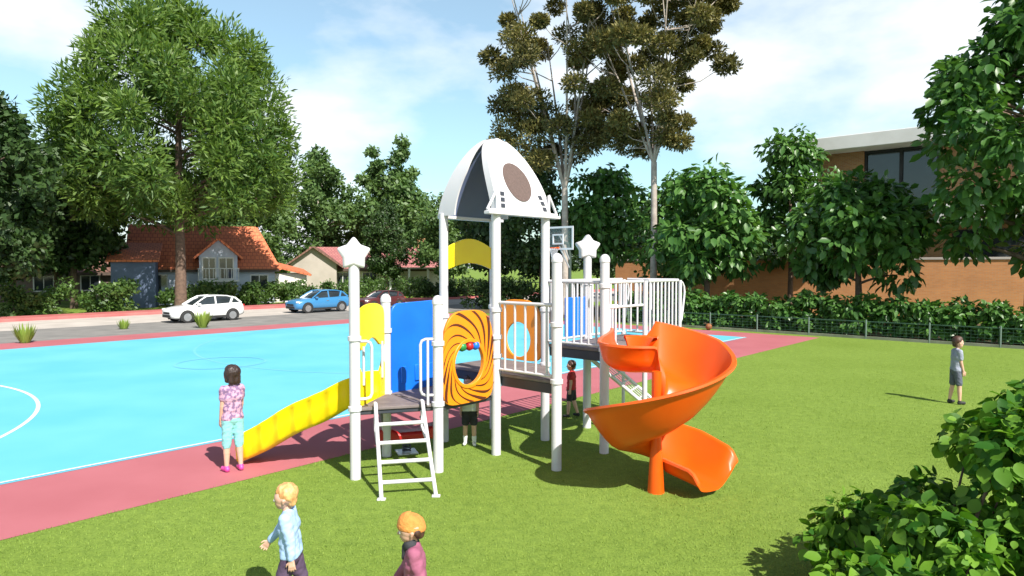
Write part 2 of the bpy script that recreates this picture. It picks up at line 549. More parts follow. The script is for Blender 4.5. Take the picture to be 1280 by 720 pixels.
def foliage_mesh(name, seed, clumps, per, lsize, aspect=0.5, shape='rhomb', mode='round', jitter=0.5, up=0.35, tintvar=1.0, szvar=0.35, fill=0.55):
    """clumps: list of (centre, radii); leaves spread through each clump's volume, denser near its skin"""
    rng = np.random.default_rng(seed)
    Ps, Ts, Ns, Szs, Ti = [], [], [], [], []
    for (c, rad) in clumps:
        c = np.array(c, float)
        rad = np.array(rad, float) * np.ones(3)
        n = max(6, int(per * rng.uniform(0.8, 1.2)))
        d = unit(rng.normal(size=(n, 3)))
        rr = rng.uniform(fill, 1.0, size=(n, 1)) ** 0.8
        wob = 1 + 0.18 * np.sin(d[:, :1] * 5 + seed) * np.cos(d[:, 1:2] * 4 + c[0])
        Ps.append(c + d * rad * rr * wob)
        nn = d + np.array([0, 0, up]) + rng.normal(size=(n, 3)) * jitter
        if mode == 'spray':
            tt = d * 0.8 + np.array([0, 0, 0.25]) + rng.normal(size=(n, 3)) * 0.45
            nn = rng.normal(size=(n, 3)) + np.array([0, 0, 0.7])
        elif mode == 'droop':
            tt = d * 0.7 + np.array([0, 0, -0.55]) + rng.normal(size=(n, 3)) * 0.35
            nn = d * 0.6 + np.array([0, 0, 0.7]) + rng.normal(size=(n, 3)) * jitter
        else:
            tt = rng.normal(size=(n, 3))
        Ts.append(tt)
        Ns.append(nn)
        Szs.append(lsize * rng.uniform(1 - szvar, 1 + szvar, size=n))
        base = rng.uniform(0.25, 0.75)
        Ti.append(np.clip(base + rng.normal(size=n) * 0.22 * tintvar, 0, 1))
    P, T, N, Z, ti = map(np.concatenate, (Ps, Ts, Ns, Szs, Ti))
    sh = {'ovate': LEAF_OVATE, 'round': LEAF_ROUND}.get(shape, LEAF_RHOMB)
    V, F, tint = leaves_arrays(rng, P, T, N, Z, aspect, sh, ti)
    if shape != 'rhomb':
        sel = (F[:, 2] != F[:, 3]) & (F[:, 0] != F[:, 1])
        quads = F[sel]
        deg = F[~sel]
        tris = np.where((deg[:, 2] == deg[:, 3])[:, None], deg[:, [0, 1, 2]], deg[:, [1, 2, 3]])
        # triangles as their own faces: split quads into triangles
        T2 = np.concatenate([quads[:, [0, 1, 2]], quads[:, [0, 2, 3]], tris])
        return np_mesh(name, V, T2, tint)
    return np_mesh(name, V, F, tint)

def envelope_clumps(rng, z0, z1, prof, rad, n, surf=0.75, squash=0.8, cx=0, cy=0, rvar=0.3):
    """clumps inside a body of revolution; prof(h) -> half width"""
    out = []
    tries = 0
    while len(out) < n and tries < n * 60:
        tries += 1
        h = rng.uniform(0.02, 1.0)
        w = prof(h)
        if rng.uniform() > (w / max(prof(x / 10) for x in range(1, 10))) + 0.1:
            continue
        a = rng.uniform(0, 2 * math.pi)
        f = surf + (1 - surf) * rng.uniform() if rng.uniform() < 0.75 else rng.uniform(0.1, surf)
        r = rad * rng.uniform(1 - rvar, 1 + rvar)
        ww = max(0.0, w - r * 0.5) * f
        out.append(((cx + ww * math.cos(a), cy + ww * math.sin(a), z0 + (z1 - z0) * h), (r, r, r * squash)))
    return out

def limb_mesh(rng, trunk_pts, trunk_r, clumps, step=1, r0=0.12, fork=None, seg=7):
    mb = MB()
    mb.tube(trunk_pts, trunk_r, seg=10)
    tp = [Vector(p) for p in trunk_pts]
    for i, (c, rad) in enumerate(clumps):
        if i % step:
            continue
        c = Vector(c)
        zc = c.z
        best = None
        for k in range(60):
            f = k / 59 * (len(tp) - 1)
            a = int(min(f, len(tp) - 2))
            p = tp[a].lerp(tp[a + 1], f - a)
            if fork is not None and p.z < fork:
                continue
            if p.z < zc - 0.25 * (Vector((c.x, c.y, 0)) - Vector((p.x, p.y, 0))).length or best is None:
                best = (p, k / 59)
        p, f = best
        mid = p.lerp(c, 0.5) + Vector((rng.normal() * 0.1, rng.normal() * 0.1, 0.12 * (c - p).length))
        pts = []
        for q in range(6):
            t = q / 5
            pts.append(p * (1 - t) ** 2 + mid * 2 * t * (1 - t) + c * t * t)
        rr = r0 * (1 - 0.55 * f)
        mb.tube(pts, [rr * (1 - 0.8 * q / 5) for q in range(6)], seg=seg)
    return mb

# ------------------------------------------------------------------ ground plan
CD = Vector((0.659, 0.752, 0))      # along the court
CN = Vector((-0.752, 0.659, 0))     # across the court, away from the lawn
C0 = Vector((-5.18, 6.9, 0))
def CP(t, o, z=0.0):
    p = C0 + CD * t + CN * o
    return Vector((p.x, p.y, z))
def court_strip(t0, t1, o0, o1, z):
    return [CP(t0, o0, z), CP(t1, o0, z), CP(t1, o1, z), CP(t0, o1, z)]
def structure(name, mb, m, bevel=0.0):
    o = mb.build(name, m, None, bevel, 0)
    o["kind"] = "structure"
    return o

T0, T1 = -26.0, 26.0
g = MB()
g.add([(-400, -60, 0), (400, -60, 0), (400, 700, 0), (-400, 700, 0)], [(0, 1, 2, 3)])
structure("ground", g, M['lawn'])
structure("court_border", MB().add(court_strip(T0, T1, 0, 21.4, 0.004), [(0, 1, 2, 3)]), M['court_red'])
structure("court_surface", MB().add(court_strip(T0 + 2, 24.2, 2.14, 19.2, 0.008), [(0, 1, 2, 3)]), M['court_blue'])

def line_strip(mb, pts, w, z):
    n = len(pts)
    L, Rr = [], []
    for i, p in enumerate(pts):
        d = (pts[min(i + 1, n - 1)] - pts[max(i - 1, 0)]).normalized()
        s = Vector((-d.y, d.x, 0)) * w / 2
        L.append((p.x + s.x, p.y + s.y, z))
        Rr.append((p.x - s.x, p.y - s.y, z))
    mb.add(L + Rr, [(i, i + 1, n + i + 1, n + i) for i in range(n - 1)])
def court_arc(t, o, r, a0, a1, n=60):
    return [CP(t + r * math.cos(R(a0 + (a1 - a0) * i / n)), o + r * math.sin(R(a0 + (a1 - a0) * i / n))) for i in range(n + 1)]
ln = MB()
line_strip(ln, court_arc(-5.1, 9.4, 7.5, -80, 80), 0.07, 0.012)
line_strip(ln, [CP(T0 + 2, 2.22), CP(24.2, 2.22)], 0.05, 0.016)
line_strip(ln, [CP(3.62, 2.26), CP(3.8, 2.44)], 0.12, 0.020)
structure("court_line", ln, M['line_white'])
ln = MB()
line_strip(ln, court_arc(15.6, 10.7, 8.2, 95, 265), 0.08, 0.0125)
line_strip(ln, court_arc(7.4, 10.7, 1.2, 0, 360), 0.06, 0.0165)
line_strip(ln, [CP(8.3, 4.0), CP(24.1, 4.0)], 0.07, 0.0205)
line_strip(ln, [CP(17.8, 8.2), CP(24.1, 8.2)], 0.07, 0.0165)
line_strip(ln, [CP(17.8, 13.1), CP(24.1, 13.1)], 0.07, 0.0165)
structure("worn_court_line", ln, M['line_faint'])

structure("road", MB().add(court_strip(-90, 140, 21.4, 27.0, 0.004), [(0, 1, 2, 3)]), M['asphalt'])
structure("pavement", MB().add(court_strip(-90, 140, 27.0, 32.6, 0.006), [(0, 1, 2, 3)]), M['concrete'])
kb = MB()
kb.prism([tuple(p[:2]) for p in court_strip(-90, 140, 32.6, 34.6, 0)], -0.05, 0.16)
structure("kerb", kb, M['kerb_red'], 0.02)

# lawn edging at the court: thin concrete lip
# ------------------------------------------------------------------ far houses
def house(name, loc, rz, L, D, eave, ridge, wallm, roofm, label, overhang=0.5, hip=0.0, windows=(), chimney=None, cat="house"):
    """ridge along local x; front faces local -y"""
    root = empty(name, loc, rz)
    tag(root, label, cat)
    w = MB()
    hx, hy = L / 2, D / 2
    w.add([(-hx, -hy, 0), (hx, -hy, 0), (hx, hy, 0), (-hx, hy, 0), (-hx, -hy, eave), (hx, -hy, eave), (hx, hy, eave), (-hx, hy, eave),
           (-hx, 0, ridge - 0.1), (hx - hip, 0, ridge - 0.1)],
          [(0, 1, 5, 4), (2, 3, 7, 6), (1, 2, 6, 9, 5), (3, 0, 4, 8, 7), (4, 5, 9, 8), (6, 7, 8, 9)])
    w.build("wall", wallm, root, 0, 0)
    slope = (ridge - eave) / hy
    oy = hy + overhang
    ze = eave - overhang * slope
    ox = hx + overhang * 0.6
    rf = MB()
    for sgn in (-1, 1):
        a = [(-ox, sgn * oy, ze), (ox, sgn * oy, ze), (ox - hip, 0, ridge), (-ox, 0, ridge)]
        n = Vector((0, sgn * slope, 1)).normalized()
        rf.plate([Vector(p) + n * 0.06 for p in a], n, 0.16)
    if hip:
        a = [(ox + 0.02, -oy, ze), (ox + 0.02, oy, ze), (ox - hip, 0, ridge + 0.02)]
        n = Vector((ridge - ze, 0, hip)).normalized()
        rf.plate([Vector(p) + n * 0.06 for p in a], n, 0.16)
    r = rf.build("roof", roofm, root, 0, 0)
    fb = MB()
    fb.box((0, -oy - 0.02, ze + 0.02), (2 * ox, 0.08, 0.26))
    fb.build("fascia", M['wood_dark'], root, 0, 0)
    if chimney:
        ch = MB().box((chimney, 0.2, ridge + 0.2), (0.7, 0.6, 1.6)).box((chimney, 0.2, ridge + 1.04), (0.85, 0.75, 0.12))
        ch.build("chimney", M['brick2'], r, 0, 0)
    for (x, z, ww, hh) in windows:
        add_window(root, (x, -hy, z), ww, hh)
    return root

def add_window(root, c, ww, hh, mull=1, frame=None, depth=0.12):
    x, y, z = c
    f = MB()
    t = 0.09
    f.box((x - ww / 2, y - 0.03, z), (t, depth, hh + t)).box((x + ww / 2, y - 0.03, z), (t, depth, hh + t))
    f.box((x, y - 0.03, z + hh / 2), (ww - t, depth - 0.01, t)).box((x, y - 0.035, z - hh / 2), (ww - t, depth, t))
    for k in range(mull):
        f.box((x - ww / 2 + ww * (k + 1) / (mull + 1), y - 0.028, z), (0.06, depth - 0.03, hh - t))
    fo = f.build("window", frame or M['plaster_w'], root, 0, 0)
    MB().box((x, y - 0.02, z), (ww - t, 0.03, hh - t)).build("pane", M['glass'], fo, 0, 0)
    return fo

# house with the terracotta roof, behind the feathery tree
h1 = house("house", (-23.6, 52.5, 0), R(24), 9.6, 6.4, 2.9, 5.75, M['plaster_b'], M['roof_tile'],
           "white house with terracotta tiled roof and gabled bay behind the big feathery tree", hip=1.4,
           windows=((-3.2, 1.5, 1.5, 1.3), (3.7, 1.5, 1.2, 1.2)))
bay = MB()
bx = 0.9
bay.box((bx, -3.9, 1.75), (2.5, 1.6, 3.5))
bay.add([(bx - 1.25, -4.7, 3.5), (bx + 1.25, -4.7, 3.5), (bx, -4.7, 4.6), (bx - 1.25, -0.6, 3.5), (bx + 1.25, -0.6, 3.5), (bx, -0.6, 4.6)],
        [(0, 1, 2), (3, 5, 4), (0, 3, 4, 1), (0, 2, 5, 3), (1, 4, 5, 2)])
bayo = bay.build("bay", M['plaster_b'], h1, 0, 0)
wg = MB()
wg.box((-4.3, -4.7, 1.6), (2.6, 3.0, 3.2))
wgo = wg.build("shade_wing", mat("shade_blue_plaster", (.13, .17, .27), .8, (.10, .135, .22), 1.0), h1, 0, 0)  # added wing; its dark blue stands in for tree shade on the gable
wr_ = MB()
nv = Vector((0, -.55, 1)).normalized()
wr_.plate([(-5.85, -6.5, 3.1), (-2.75, -6.5, 3.1), (-2.75, -2.6, 4.35), (-5.85, -2.6, 4.35)], (0, -.32, 1), .14)
wr_.build("wing_roof", M['roof_tile'], wgo, 0, 0)
br = MB()
for sg in (-1, 1):
    n = Vector((sg * 1.1, 0, 1.35)).normalized()
    br.plate([Vector(p) + n * 0.07 for p in ((bx + sg * 1.55, -5.15, 3.25), (bx + sg * 1.55, -0.4, 3.25), (bx, -0.4, 4.62), (bx, -5.15, 4.62))], n, 0.14)
br.build("bay_roof", M['roof_tile'], bayo, 0, 0)
add_window(bayo, (bx - 0.62, -4.7, 2.6), 0.85, 1.5, 1)
add_window(bayo, (bx + 0.5, -4.7, 2.6), 0.95, 1.5, 1)
add_window(bayo, (bx, -4.7, 0.9), 1.6, 1.2, 2)
bal = MB()
bal.box((bx, -5.0, 1.72), (2.7, 0.7, 0.12))
bal.box((bx, -5.32, 2.6), (2.7, 0.05, 0.05))
for k in range(12):
    bal.box((bx - 1.3 + k * 2.6 / 11, -5.32, 2.18), (0.04, 0.04, 0.82))
bal.build("balcony", M['plaster_w'], h1, 0, 0)
annex = MB()
annex.box((6.0, -0.6, 1.1), (2.4, 4.2, 2.2))
annex.build("annex", M['plaster'], h1, 0, 0)
ar = MB()
nv = Vector((0.45, -0.2, 1)).normalized()
ar.plate([(4.7, -3.1, 2.75), (7.5, -3.1, 2.05), (7.5, 1.8, 2.45), (4.7, 1.8, 3.2)], nv, 0.14)
ar.build("annex_roof", M['roof_tile'], h1, 0, 0)

h2 = house("house", (-14.0, 72.0, 0), R(12), 13.5, 8.0, 2.6, 4.6, M['plaster'], M['roof_pink'],
           "low cream house with faded pink roof and porch behind the star post", chimney=4.4,
           windows=((-3.6, 1.5, 1.4, 1.3), (-1.0, 1.5, 1.4, 1.3), (1.2, 1.4, 1.1, 1.5)))
po = MB()
po.box((3.6, -5.6, 2.55), (6.2, 3.4, 0.14))
po.build("porch_roof", M['plaster_grey'], h2, 0, 0)
for k in range(4):
    MB().box((0.9 + k * 1.8, -7.1, 1.24), (0.22, 0.22, 2.48)).build("porch_post", M['plaster_w'], h2, 0.01, 0)
h2g = MB()
h2g.box((-6.2, -4.6, 1.5), (4.2, 3.4, 3.0))
h2g.add([(-8.3, -6.3, 3.0), (-4.1, -6.3, 3.0), (-6.2, -6.3, 4.5), (-8.3, 0, 3.0), (-4.1, 0, 3.0), (-6.2, 0, 4.5)],
        [(0, 1, 2), (3, 5, 4), (0, 3, 4, 1), (0, 2, 5, 3), (1, 4, 5, 2)])
h2go = h2g.build("gable_wing", M['plaster_grey'], h2, 0, 0)
h2r = MB()
for sg in (-1, 1):
    n = Vector((sg * 1.5, 0, 2.1)).normalized()
    h2r.plate([Vector(p) + n * 0.07 for p in ((-6.2 + sg * 2.7, -6.8, 2.57), (-6.2 + sg * 2.7, 0.5, 2.57), (-6.2, 0.5, 4.5), (-6.2, -6.8, 4.5))], n, 0.14)
h2r.build("wing_roof", M['roof_brown'], h2go, 0, 0)

h3 = house("house", (-39.0, 56.0, 0), R(34), 11.0, 7.0, 2.4, 4.3, M['wall_brown'], M['roof_brown'],
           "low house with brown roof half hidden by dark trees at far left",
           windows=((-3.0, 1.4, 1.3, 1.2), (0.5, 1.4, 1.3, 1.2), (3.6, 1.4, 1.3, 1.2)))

# modern brick building on the right
FD = Vector((0.752, -0.659, 0))
F0 = Vector((12.4, 27.0, 0))
def FP(s, c, z=0.0):
    p = F0 + FD * s + CD * c
    return Vector((p.x, p.y, z))
FRZ = math.atan2(FD.y, FD.x)

bl = empty("building", FP(-4.7 - 0.0, 14.0), FRZ)
tag(bl, "modern brick building with flat pale roof and tall dark windows beyond the right hand trees", "building")
wl_ = MB()
wl_.box((1.25, 6, 7.65), (2.5, 12, 3.3))
wl_.box((8.2, 6, 7.65), (4.0, 12, 3.3))
wl_.box((4.35, 9, 7.65), (3.7, 6, 3.3))
wl_.box((12.6, 6, 7.65), (4.8, 12, 3.28))
wl_.box((7.5, 6.2, 2.5), (15.0, 11.6, 5.0))
wl_.build("wall", M['brick2'], bl, 0, 0)
rs = MB()
rs.box((7.2, 5.6, 9.68), (16.4, 14.2, 0.75))
rs.build("roof", M['plaster_w'], bl, 0.03, 0)
sl = MB()
sl.box((7.5, 5.7, 5.5), (15.6, 13.4, 0.98))
sl.build("floor_slab", M['plaster_w'], bl, 0.03, 0)
wf = MB()
for x in (2.55, 4.35, 6.15):
    wf.box((x, 0.25, 7.65), (0.16, 0.2, 3.3))
wf.box((4.35, 0.25, 9.22), (3.45, 0.18, 0.14)).box((4.35, 0.25, 6.08), (3.45, 0.18, 0.14))
wfo = wf.build("window", M['black'], bl, 0, 0)
MB().box((4.35, 0.3, 7.65), (3.5, 0.04, 3.0)).build("pane", M['glass'], wfo, 0, 0)
for x in (3.6, 8.4, 12.0):
    wf = MB()
    wf.box((x, 0.36, 3.4), (3.2, 0.14, 2.6))
    wfo = wf.build("window", M['black'], bl, 0, 0)
    for sx in (-0.78, 0.78):
        MB().box((x + sx, 0.27, 3.4), (1.42, 0.04, 2.4)).build("pane", M['glass'], wfo, 0, 0)

# orange brick boundary wall
bw = MB()
bwo = empty("boundary_wall", FP(1.5, 12.0), FRZ + R(5))
tag(bwo, "long orange brick boundary wall behind the row of green shrubs", "wall")
MB().box((5.0, 0.12, 1.55), (46, 0.24, 3.1)).build("brick_face", M['brick'], bwo, 0, 0)
MB().box((5.0, 0.12, 3.16), (46.1, 0.34, 0.12)).build("coping", M['concrete'], bwo, 0.01, 0)
structure("planting_bed", MB().add([FP(-22, 0.6, 0.01), FP(24, 0.6, 0.01), FP(24, 11.0, 0.01), FP(-22, 11.0, 0.01)], [(0, 1, 2, 3)]), M['dirt'])

# low mesh fence
fe = empty("mesh_fence", FP(0, 0), FRZ)
tag(fe, "low green wire mesh fence along the far edge of the lawn", "fence")
wire = MB()
FH = 0.66
X0, X1 = -9.0, 12.0
for k in range(6):
    wire.box(((X0 + X1) / 2, 0, 0.06 + k * (FH - 0.08) / 5), (X1 - X0, 0.008, 0.008))
nx = int((X1 - X0) / 0.2)
for k in range(nx):
    wire.box((X0 + 0.05 + k * 0.2, 0.009, FH / 2 + 0.01), (0.006, 0.006, FH - 0.06))
wire.build("wire_panel", M['fence_mesh'], fe, 0, 0)
tr = MB()
tr.box(((X0 + X1) / 2, 0.0, FH + 0.01), (X1 - X0, 0.03, 0.022))
tr.build("top_rail", M['fence_mesh'], fe, 0, 0)
kb = MB()
kb.box(((X0 + X1) / 2, 0.02, 0.05), (X1 - X0, 0.14, 0.10))
kb.build("base_kerb", mat("mossy_concrete", (0.20, 0.21, 0.16), 0.9, (0.12, 0.14, 0.09), 2.0), fe, 0, 0)
M_FPOST = mat("grey_green_post", (0.13, 0.18, 0.16), 0.6)
xp = X0
while xp <= X1 + 0.01:
    MB().tube([(xp, -0.03, 0), (xp, -0.03, FH + 0.08)], 0.028, 8).build("post", M_FPOST, fe, 0)
    xp += 2.1

# basketball hoop at the far end of the court
hp = empty("basketball_hoop", CP(25.2, 12.1), math.atan2(-CD.y, -CD.x))
tag(hp, "basketball hoop with white framed backboard at the far end of the court", "basketball hoop")
# local +x looks back along the court
MB().tube([(-0.9, 0, 0), (-0.9, 0, 3.3), (-0.7, 0, 3.9), (0.0, 0, 4.0)], 0.085, 10).build("pole", mat("dark_green_paint", (0.05, 0.07, 0.06), 0.5), hp)
MB().tube([(-0.85, 0, 2.7), (-0.02, 0, 3.75)], 0.04, 8).tube([(-0.86, 0, 3.1), (-0.02, 0, 4.3)], 0.04, 8).build("strut", M['steel'], hp)
bb = MB().box((0.05, 0, 4.15), (0.04, 1.7, 1.02))
M_CLEAR = mat("clear_backboard", (0.5, 0.55, 0.55), 0.1)
_nt = M_CLEAR.node_tree
_tr = _nt.nodes.new("ShaderNodeBsdfTransparent")
_mx = _nt.nodes.new("ShaderNodeMixShader")
_mx.inputs[0].default_value = 0.12
_nt.links.new(_tr.outputs[0], _mx.inputs[1])
_nt.links.new(_nt.nodes["Principled BSDF"].outputs[0], _mx.inputs[2])
_nt.links.new(_mx.outputs[0], _nt.nodes["Material Output"].inputs["Surface"])
bbo = bb.build("backboard", M_CLEAR, hp, 0, 0)
fr = MB()
for (y, z, dy, dz) in ((0, 4.68, 1.86, .09), (0, 3.62, 1.86, .09), (-0.89, 4.15, .08, .98), (0.89, 4.15, .08, .98),
                       (0, 4.32, .66, .07), (0, 3.88, .66, .07), (-0.3, 4.1, .07, .37), (0.3, 4.1, .07, .37)):
    fr.box((0.085, y, z), (0.05, dy, dz))
fr.build("frame", M['white_pl'], bbo, 0, 0)
rg = MB()
rg.tube([(0.42 + 0.24 * math.cos(a * math.pi / 12), 0.24 * math.sin(a * math.pi / 12), 3.66) for a in range(25)], 0.018, 6)
rg.box((0.13, 0, 3.66), (0.12, 0.14, 0.1))
rg.build("rim", M['orange'], hp)
nt_ = MB()
for k in range(12):
    a, b2 = k * math.pi / 6, (k + 1) * math.pi / 6
    for sg in (0, 1):
        p, q = (a, b2) if sg else (b2, a)
        nt_.tube([(0.42 + .23 * math.cos(p), .23 * math.sin(p), 3.65), (0.42 + .15 * math.cos(q), .15 * math.sin(q), 3.4), (0.42 + .12 * math.cos(p), .12 * math.sin(p), 3.2)], 0.006, 4)
nt_.build("net", M['white_pl'], hp)

# ------------------------------------------------------------------ cars
def car(name, loc, rz, paint, sc, label):
    """front along local +x, real size 4.6 x 1.9 x 1.6 before scale"""
    root = empty(name, loc, rz, sc)
    tag(root, label, "car")
    # body stations: x, half width, z bottom, z belt
    st = [(2.28, .62, .42, .66), (2.22, .78, .32, .78), (2.05, .88, .27, .88), (1.6, .93, .25, .97), (1.1, .95, .25, 1.03), (.7, .95, .25, 1.06),
          (0, .95, .25, 1.07), (-.8, .95, .25, 1.09), (-1.5, .95, .26, 1.12), (-1.95, .92, .3, 1.12), (-2.2, .84, .36, 1.02), (-2.3, .7, .45, .9)]
    secs = []
    for x, w, zb, zt in st:
        pr = [(0, zb), (w * .86, zb), (w * .97, zb + .1), (w, zb + (zt - zb) * .45), (w * .985, zb + (zt - zb) * .72), (w * .93, zt - .03), (w * .86, zt), (w * .4, zt + .025), (0, zt + .03)]
        secs.append([Vector((x, y, z)) for y, z in pr] + [Vector((x, -y, z)) for y, z in reversed(pr[1:-1])])
    body = MB().loft(secs)
    bo = body.build("body", paint, root, 0, 50)
    # greenhouse: belt to roof
    gh = [(1.02, .80, 1.02, 1.04), (.55, .80, 1.03, 1.34), (.15, .78, 1.03, 1.55), (-.5, .76, 1.04, 1.61), (-1.2, .75, 1.06, 1.58), (-1.75, .72, 1.08, 1.44), (-2.12, .72, 1.06, 1.10)]
    secs = []
    for x, w, zb, zt in gh:
        k = (zt - zb)
        pr = [(0, zb), (w, zb), (w - .10 * k / .5, zb + k * .55), (w - .20 * k / .5, zb + k * .92), (w - .30 * k / .5, zt), (0, zt + .01)]
        secs.append([Vector((x, y, z)) for y, z in pr] + [Vector((x, -y, z)) for y, z in reversed(pr[1:-1])])
    MB().loft(secs).build("windows", M['glass'], root, 0, 50)
    # roof skin and pillars
    rf = MB()
    secs = []
    for x, w, zb, zt in gh[1:6]:
        k = (zt - zb)
        w2 = w - .22 * k / .5
        secs.append([Vector((x, -w2, zb + k * .93)), Vector((x, -w2 + .1, zt + .02)), Vector((x, 0, zt + .04)), Vector((x, w2 - .1, zt + .02)), Vector((x, w2, zb + k * .93)), Vector((x, 0, zt - .02))])
    secs = secs[1:]
    rf.loft(secs)
    for sy in (-1, 1):
        rf.tube([(1.0, sy * .80, 1.04), (.5, sy * .72, 1.36), (.12, sy * .62, 1.56)], .045, 6)
        rf.tube([(-.42, sy * .785, 1.06), (-.45, sy * .58, 1.58)], .05, 6)
        rf.tube([(-1.35, sy * .78, 1.08), (-1.6, sy * .58, 1.5)], .07, 6)
        rf.tube([(-2.12, sy * .70, 1.1), (-1.75, sy * .56, 1.45)], .06, 6)
        rf.tube([(.12, sy * .62, 1.56), (-.5, sy * .60, 1.6), (-1.2, sy * .58, 1.57), (-1.75, sy * .56, 1.44)], .04, 6)
    rf.build("roof", paint, root, 0, 50)
    tm = MB()
    for sy in (-1, 1):
        tm.box((0, sy * .93, .30), (2.2, .06, .14))
        for wx in (1.42, -1.42):
            tm.add([(wx + .43 * math.cos(a * math.pi / 12), sy * .958, .36 + .43 * math.sin(a * math.pi / 12)) for a in range(-2, 15)] +
                   [(wx + .43 * math.cos(a * math.pi / 12), sy * .80, .36 + .43 * math.sin(a * math.pi / 12)) for a in range(-2, 15)],
                   [tuple(range(17))] + [(i, i + 1, 18 + i, 17 + i) for i in range(16)])
    tm.box((2.24, 0, .42), (.12, 1.1, .16)).box((-2.26, 0, .5), (.12, 1.3, .18))
    tm.build("lower_trim", M['black'], root, 0, 0)
    for sy in (-1, 1):
        for wx in (1.42, -1.42):
            wh = empty_child("wheel", root, (wx, sy * .86, .35))
            MB().tube([(0, -.11, 0), (0, -.10, 0), (0, .10, 0), (0, .11, 0)], [.31, .35, .35, .31], 22).build("tyre", M['black'], wh, 0, 50)
            rm = MB()
            rm.tube([(0, sy * .112, 0), (0, sy * .118, 0)], .235, 20)
            for k in range(5):
                a = k * 2 * math.pi / 5
                rm.box((math.cos(a) * .12, sy * .122, math.sin(a) * .12), (.2, .012, .06), Matrix.Rotation(-a, 3, 'Y'))
            rm.build("rim", M['rim'], wh, 0, 50)
        MB().box((2.1, sy * .70, .80), (.26, .22, .13), Matrix.Rotation(R(-sy * 22), 3, 'Z')).build("headlight", M['lamp_glass'], root, .03)
        MB().box((-2.22, sy * .66, .94), (.16, .28, .13), Matrix.Rotation(R(sy * 14), 3, 'Z')).build("tail_light", M['lamp_red'], root, .03)
        MB().box((.72, sy * .98, 1.1), (.2, .16, .13)).build("mirror", paint, root, .03)
        for dx in (.1, -.95):
            MB().box((dx - .3, sy * .956, .86), (.2, .03, .03)).build("door_handle", M['rim'], root, .008)
    MB().box((2.27, 0, .60), (.05, .9, .14)).build("grille", M['black'], root, .02)
    return root
def empty_child(name, parent, loc):
    o = empty(name, loc)
    o.parent = parent
    return o
CAR_RZ = math.atan2(-CD.y, -CD.x)
car("parked_car", (-15.6, 34.5, 0.006), CAR_RZ, M['car_white'], .80, "white parked car on the road beyond the blue court")
car("parked_car", (-11.75, 41.3, 0.006), CAR_RZ, M['car_blue'], .82, "blue parked car on the road beyond the blue court")
car("parked_car", (-8.6, 44.6, 0.006), CAR_RZ, mat("dark_red_car_paint", (0.08, 0.02, 0.022), .3, coat=.6), .72, "dark red parked car partly hidden behind the near star topped post")

# ------------------------------------------------------------------ play structure
PS = empty("play_structure", (-0.2, 10.0, 0))
tag(PS, "white post playground structure with rocket canopy, orange spiral slide and yellow slide", "playground")
PINV = Vector(PS.location)
class PMB(MB):
    def build(s, name, m, parent=None, bevel=0.0, smooth=40):
        # parts are modelled in place and shifted into the structure's own frame
        s.v = [tuple(Vector(v) - PINV) for v in s.v]
        return MB.build(s, name, m, parent or PS, bevel, smooth)

U = Vector((0.766, 0.845, 0))
V_ = Vector((0.845, -0.766, 0))
UN, VN = U.normalized(), V_.normalized()
D = Vector((-0.235, 10.04, 0))
B = D - U
G = D + V_
E = D + U
H = D + U + V_
J = D + U * 2
Cc = D - V_
C2 = Cc + U
Q = B - V_
A = Vector((-2.055, 8.88, 0))
K = H + U
Mm = K + U
Nn = J + U
Z1, Z2, Z3 = 0.93, 1.22, 1.55
PR = 0.07

def post(p, h, cap=True, star=False, collars=(), r=PR):
    po = PMB().tube([(p.x, p.y, 0), (p.x, p.y, h)], r, 18).build("post", M['white'], None, 0, 50)
    if cap:
        PMB().lathe([(r + .008, -.05), (r + .008, .0), (r * .9, .035), (r * .55, .06), (r * .12, .07)], (p.x, p.y, h), 18).build("cap", M['white_pl'], po, 0, 60)
    for z in collars:
        PMB().lathe([(r + .002, -.035), (r + .018, -.028), (r + .018, .028), (r + .002, .035)], (p.x, p.y, z), 18).build("collar", M['white_pl'], po, 0, 50)
    if star:
        ang = R(12)
        ax = Vector((math.cos(ang), math.sin(ang), 0))
        ny = Vector((-math.sin(ang), math.cos(ang), 0))
        pts = []
        for k in range(10):
            rr = 0.235 if k % 2 == 0 else 0.150
            a = math.pi / 2 + k * math.pi / 5
            pts.append(Vector((p.x, p.y, h + .13)) + ax * rr * math.cos(a) + Vector((0, 0, 1)) * rr * math.sin(a))
        PMB().plate(pts, ny, 0.17).build("star", M['white_pl'], po, 0.035, 40)
    return po
post(A, 2.82, False, True, (Z1, 1.85))
post(B, 2.33, True, False, (Z1, 1.75))
post(Q, 2.32, True, False, (Z1, 1.85))
post(Cc, 3.62, False, False, (Z1, 2.0))
post(C2, 3.62, False, False, (Z2, 2.1))
post(D, 3.62, False, False, (Z2 + .25, 2.15, 1.75))
post(E, 3.62, False, False, (Z2, 2.1))
post(G, 2.9, True, False, (Z2, 2.0))
post(H, 2.9, True, False, (Z3, 2.5))
post(J, 2.98, False, True, (Z3, 2.5))
post(K, 2.56, False, False, (Z3,), .04)
post(Mm, 2.55, False, False, (Z3,), .03)
post(Nn, 2.55, False, False, (Z3,), .03)

def shrink(pts, d=0.03):
    c = sum(pts, Vector((0, 0, 0))) / len(pts)
    return [p + (c - p).normalized() * d for p in pts]
def deck(pts, z, th=0.19):
    d = PMB()
    d.prism([(p.x, p.y) for p in shrink(pts)], z - 0.045, z)
    o = d.build("deck", M['deck'], None, 0.01, 40)
    PMB().prism([(p.x, p.y) for p in shrink(pts, 0.07)], z - th, z - 0.047).build("deck_frame", M['dark_steel'], o, 0.008, 40)
    return o
deck([A, B, Q], Z1, .10)
deck([B, D, Cc, Q], Z1 - 0.003, .12)
deck([D, E, C2, Cc], Z2)
deck([D, G, E], Z2 - 0.004)
deck([E, H, K, J], Z3)
deck([J, K, Mm, Nn], Z3 - 0.004)

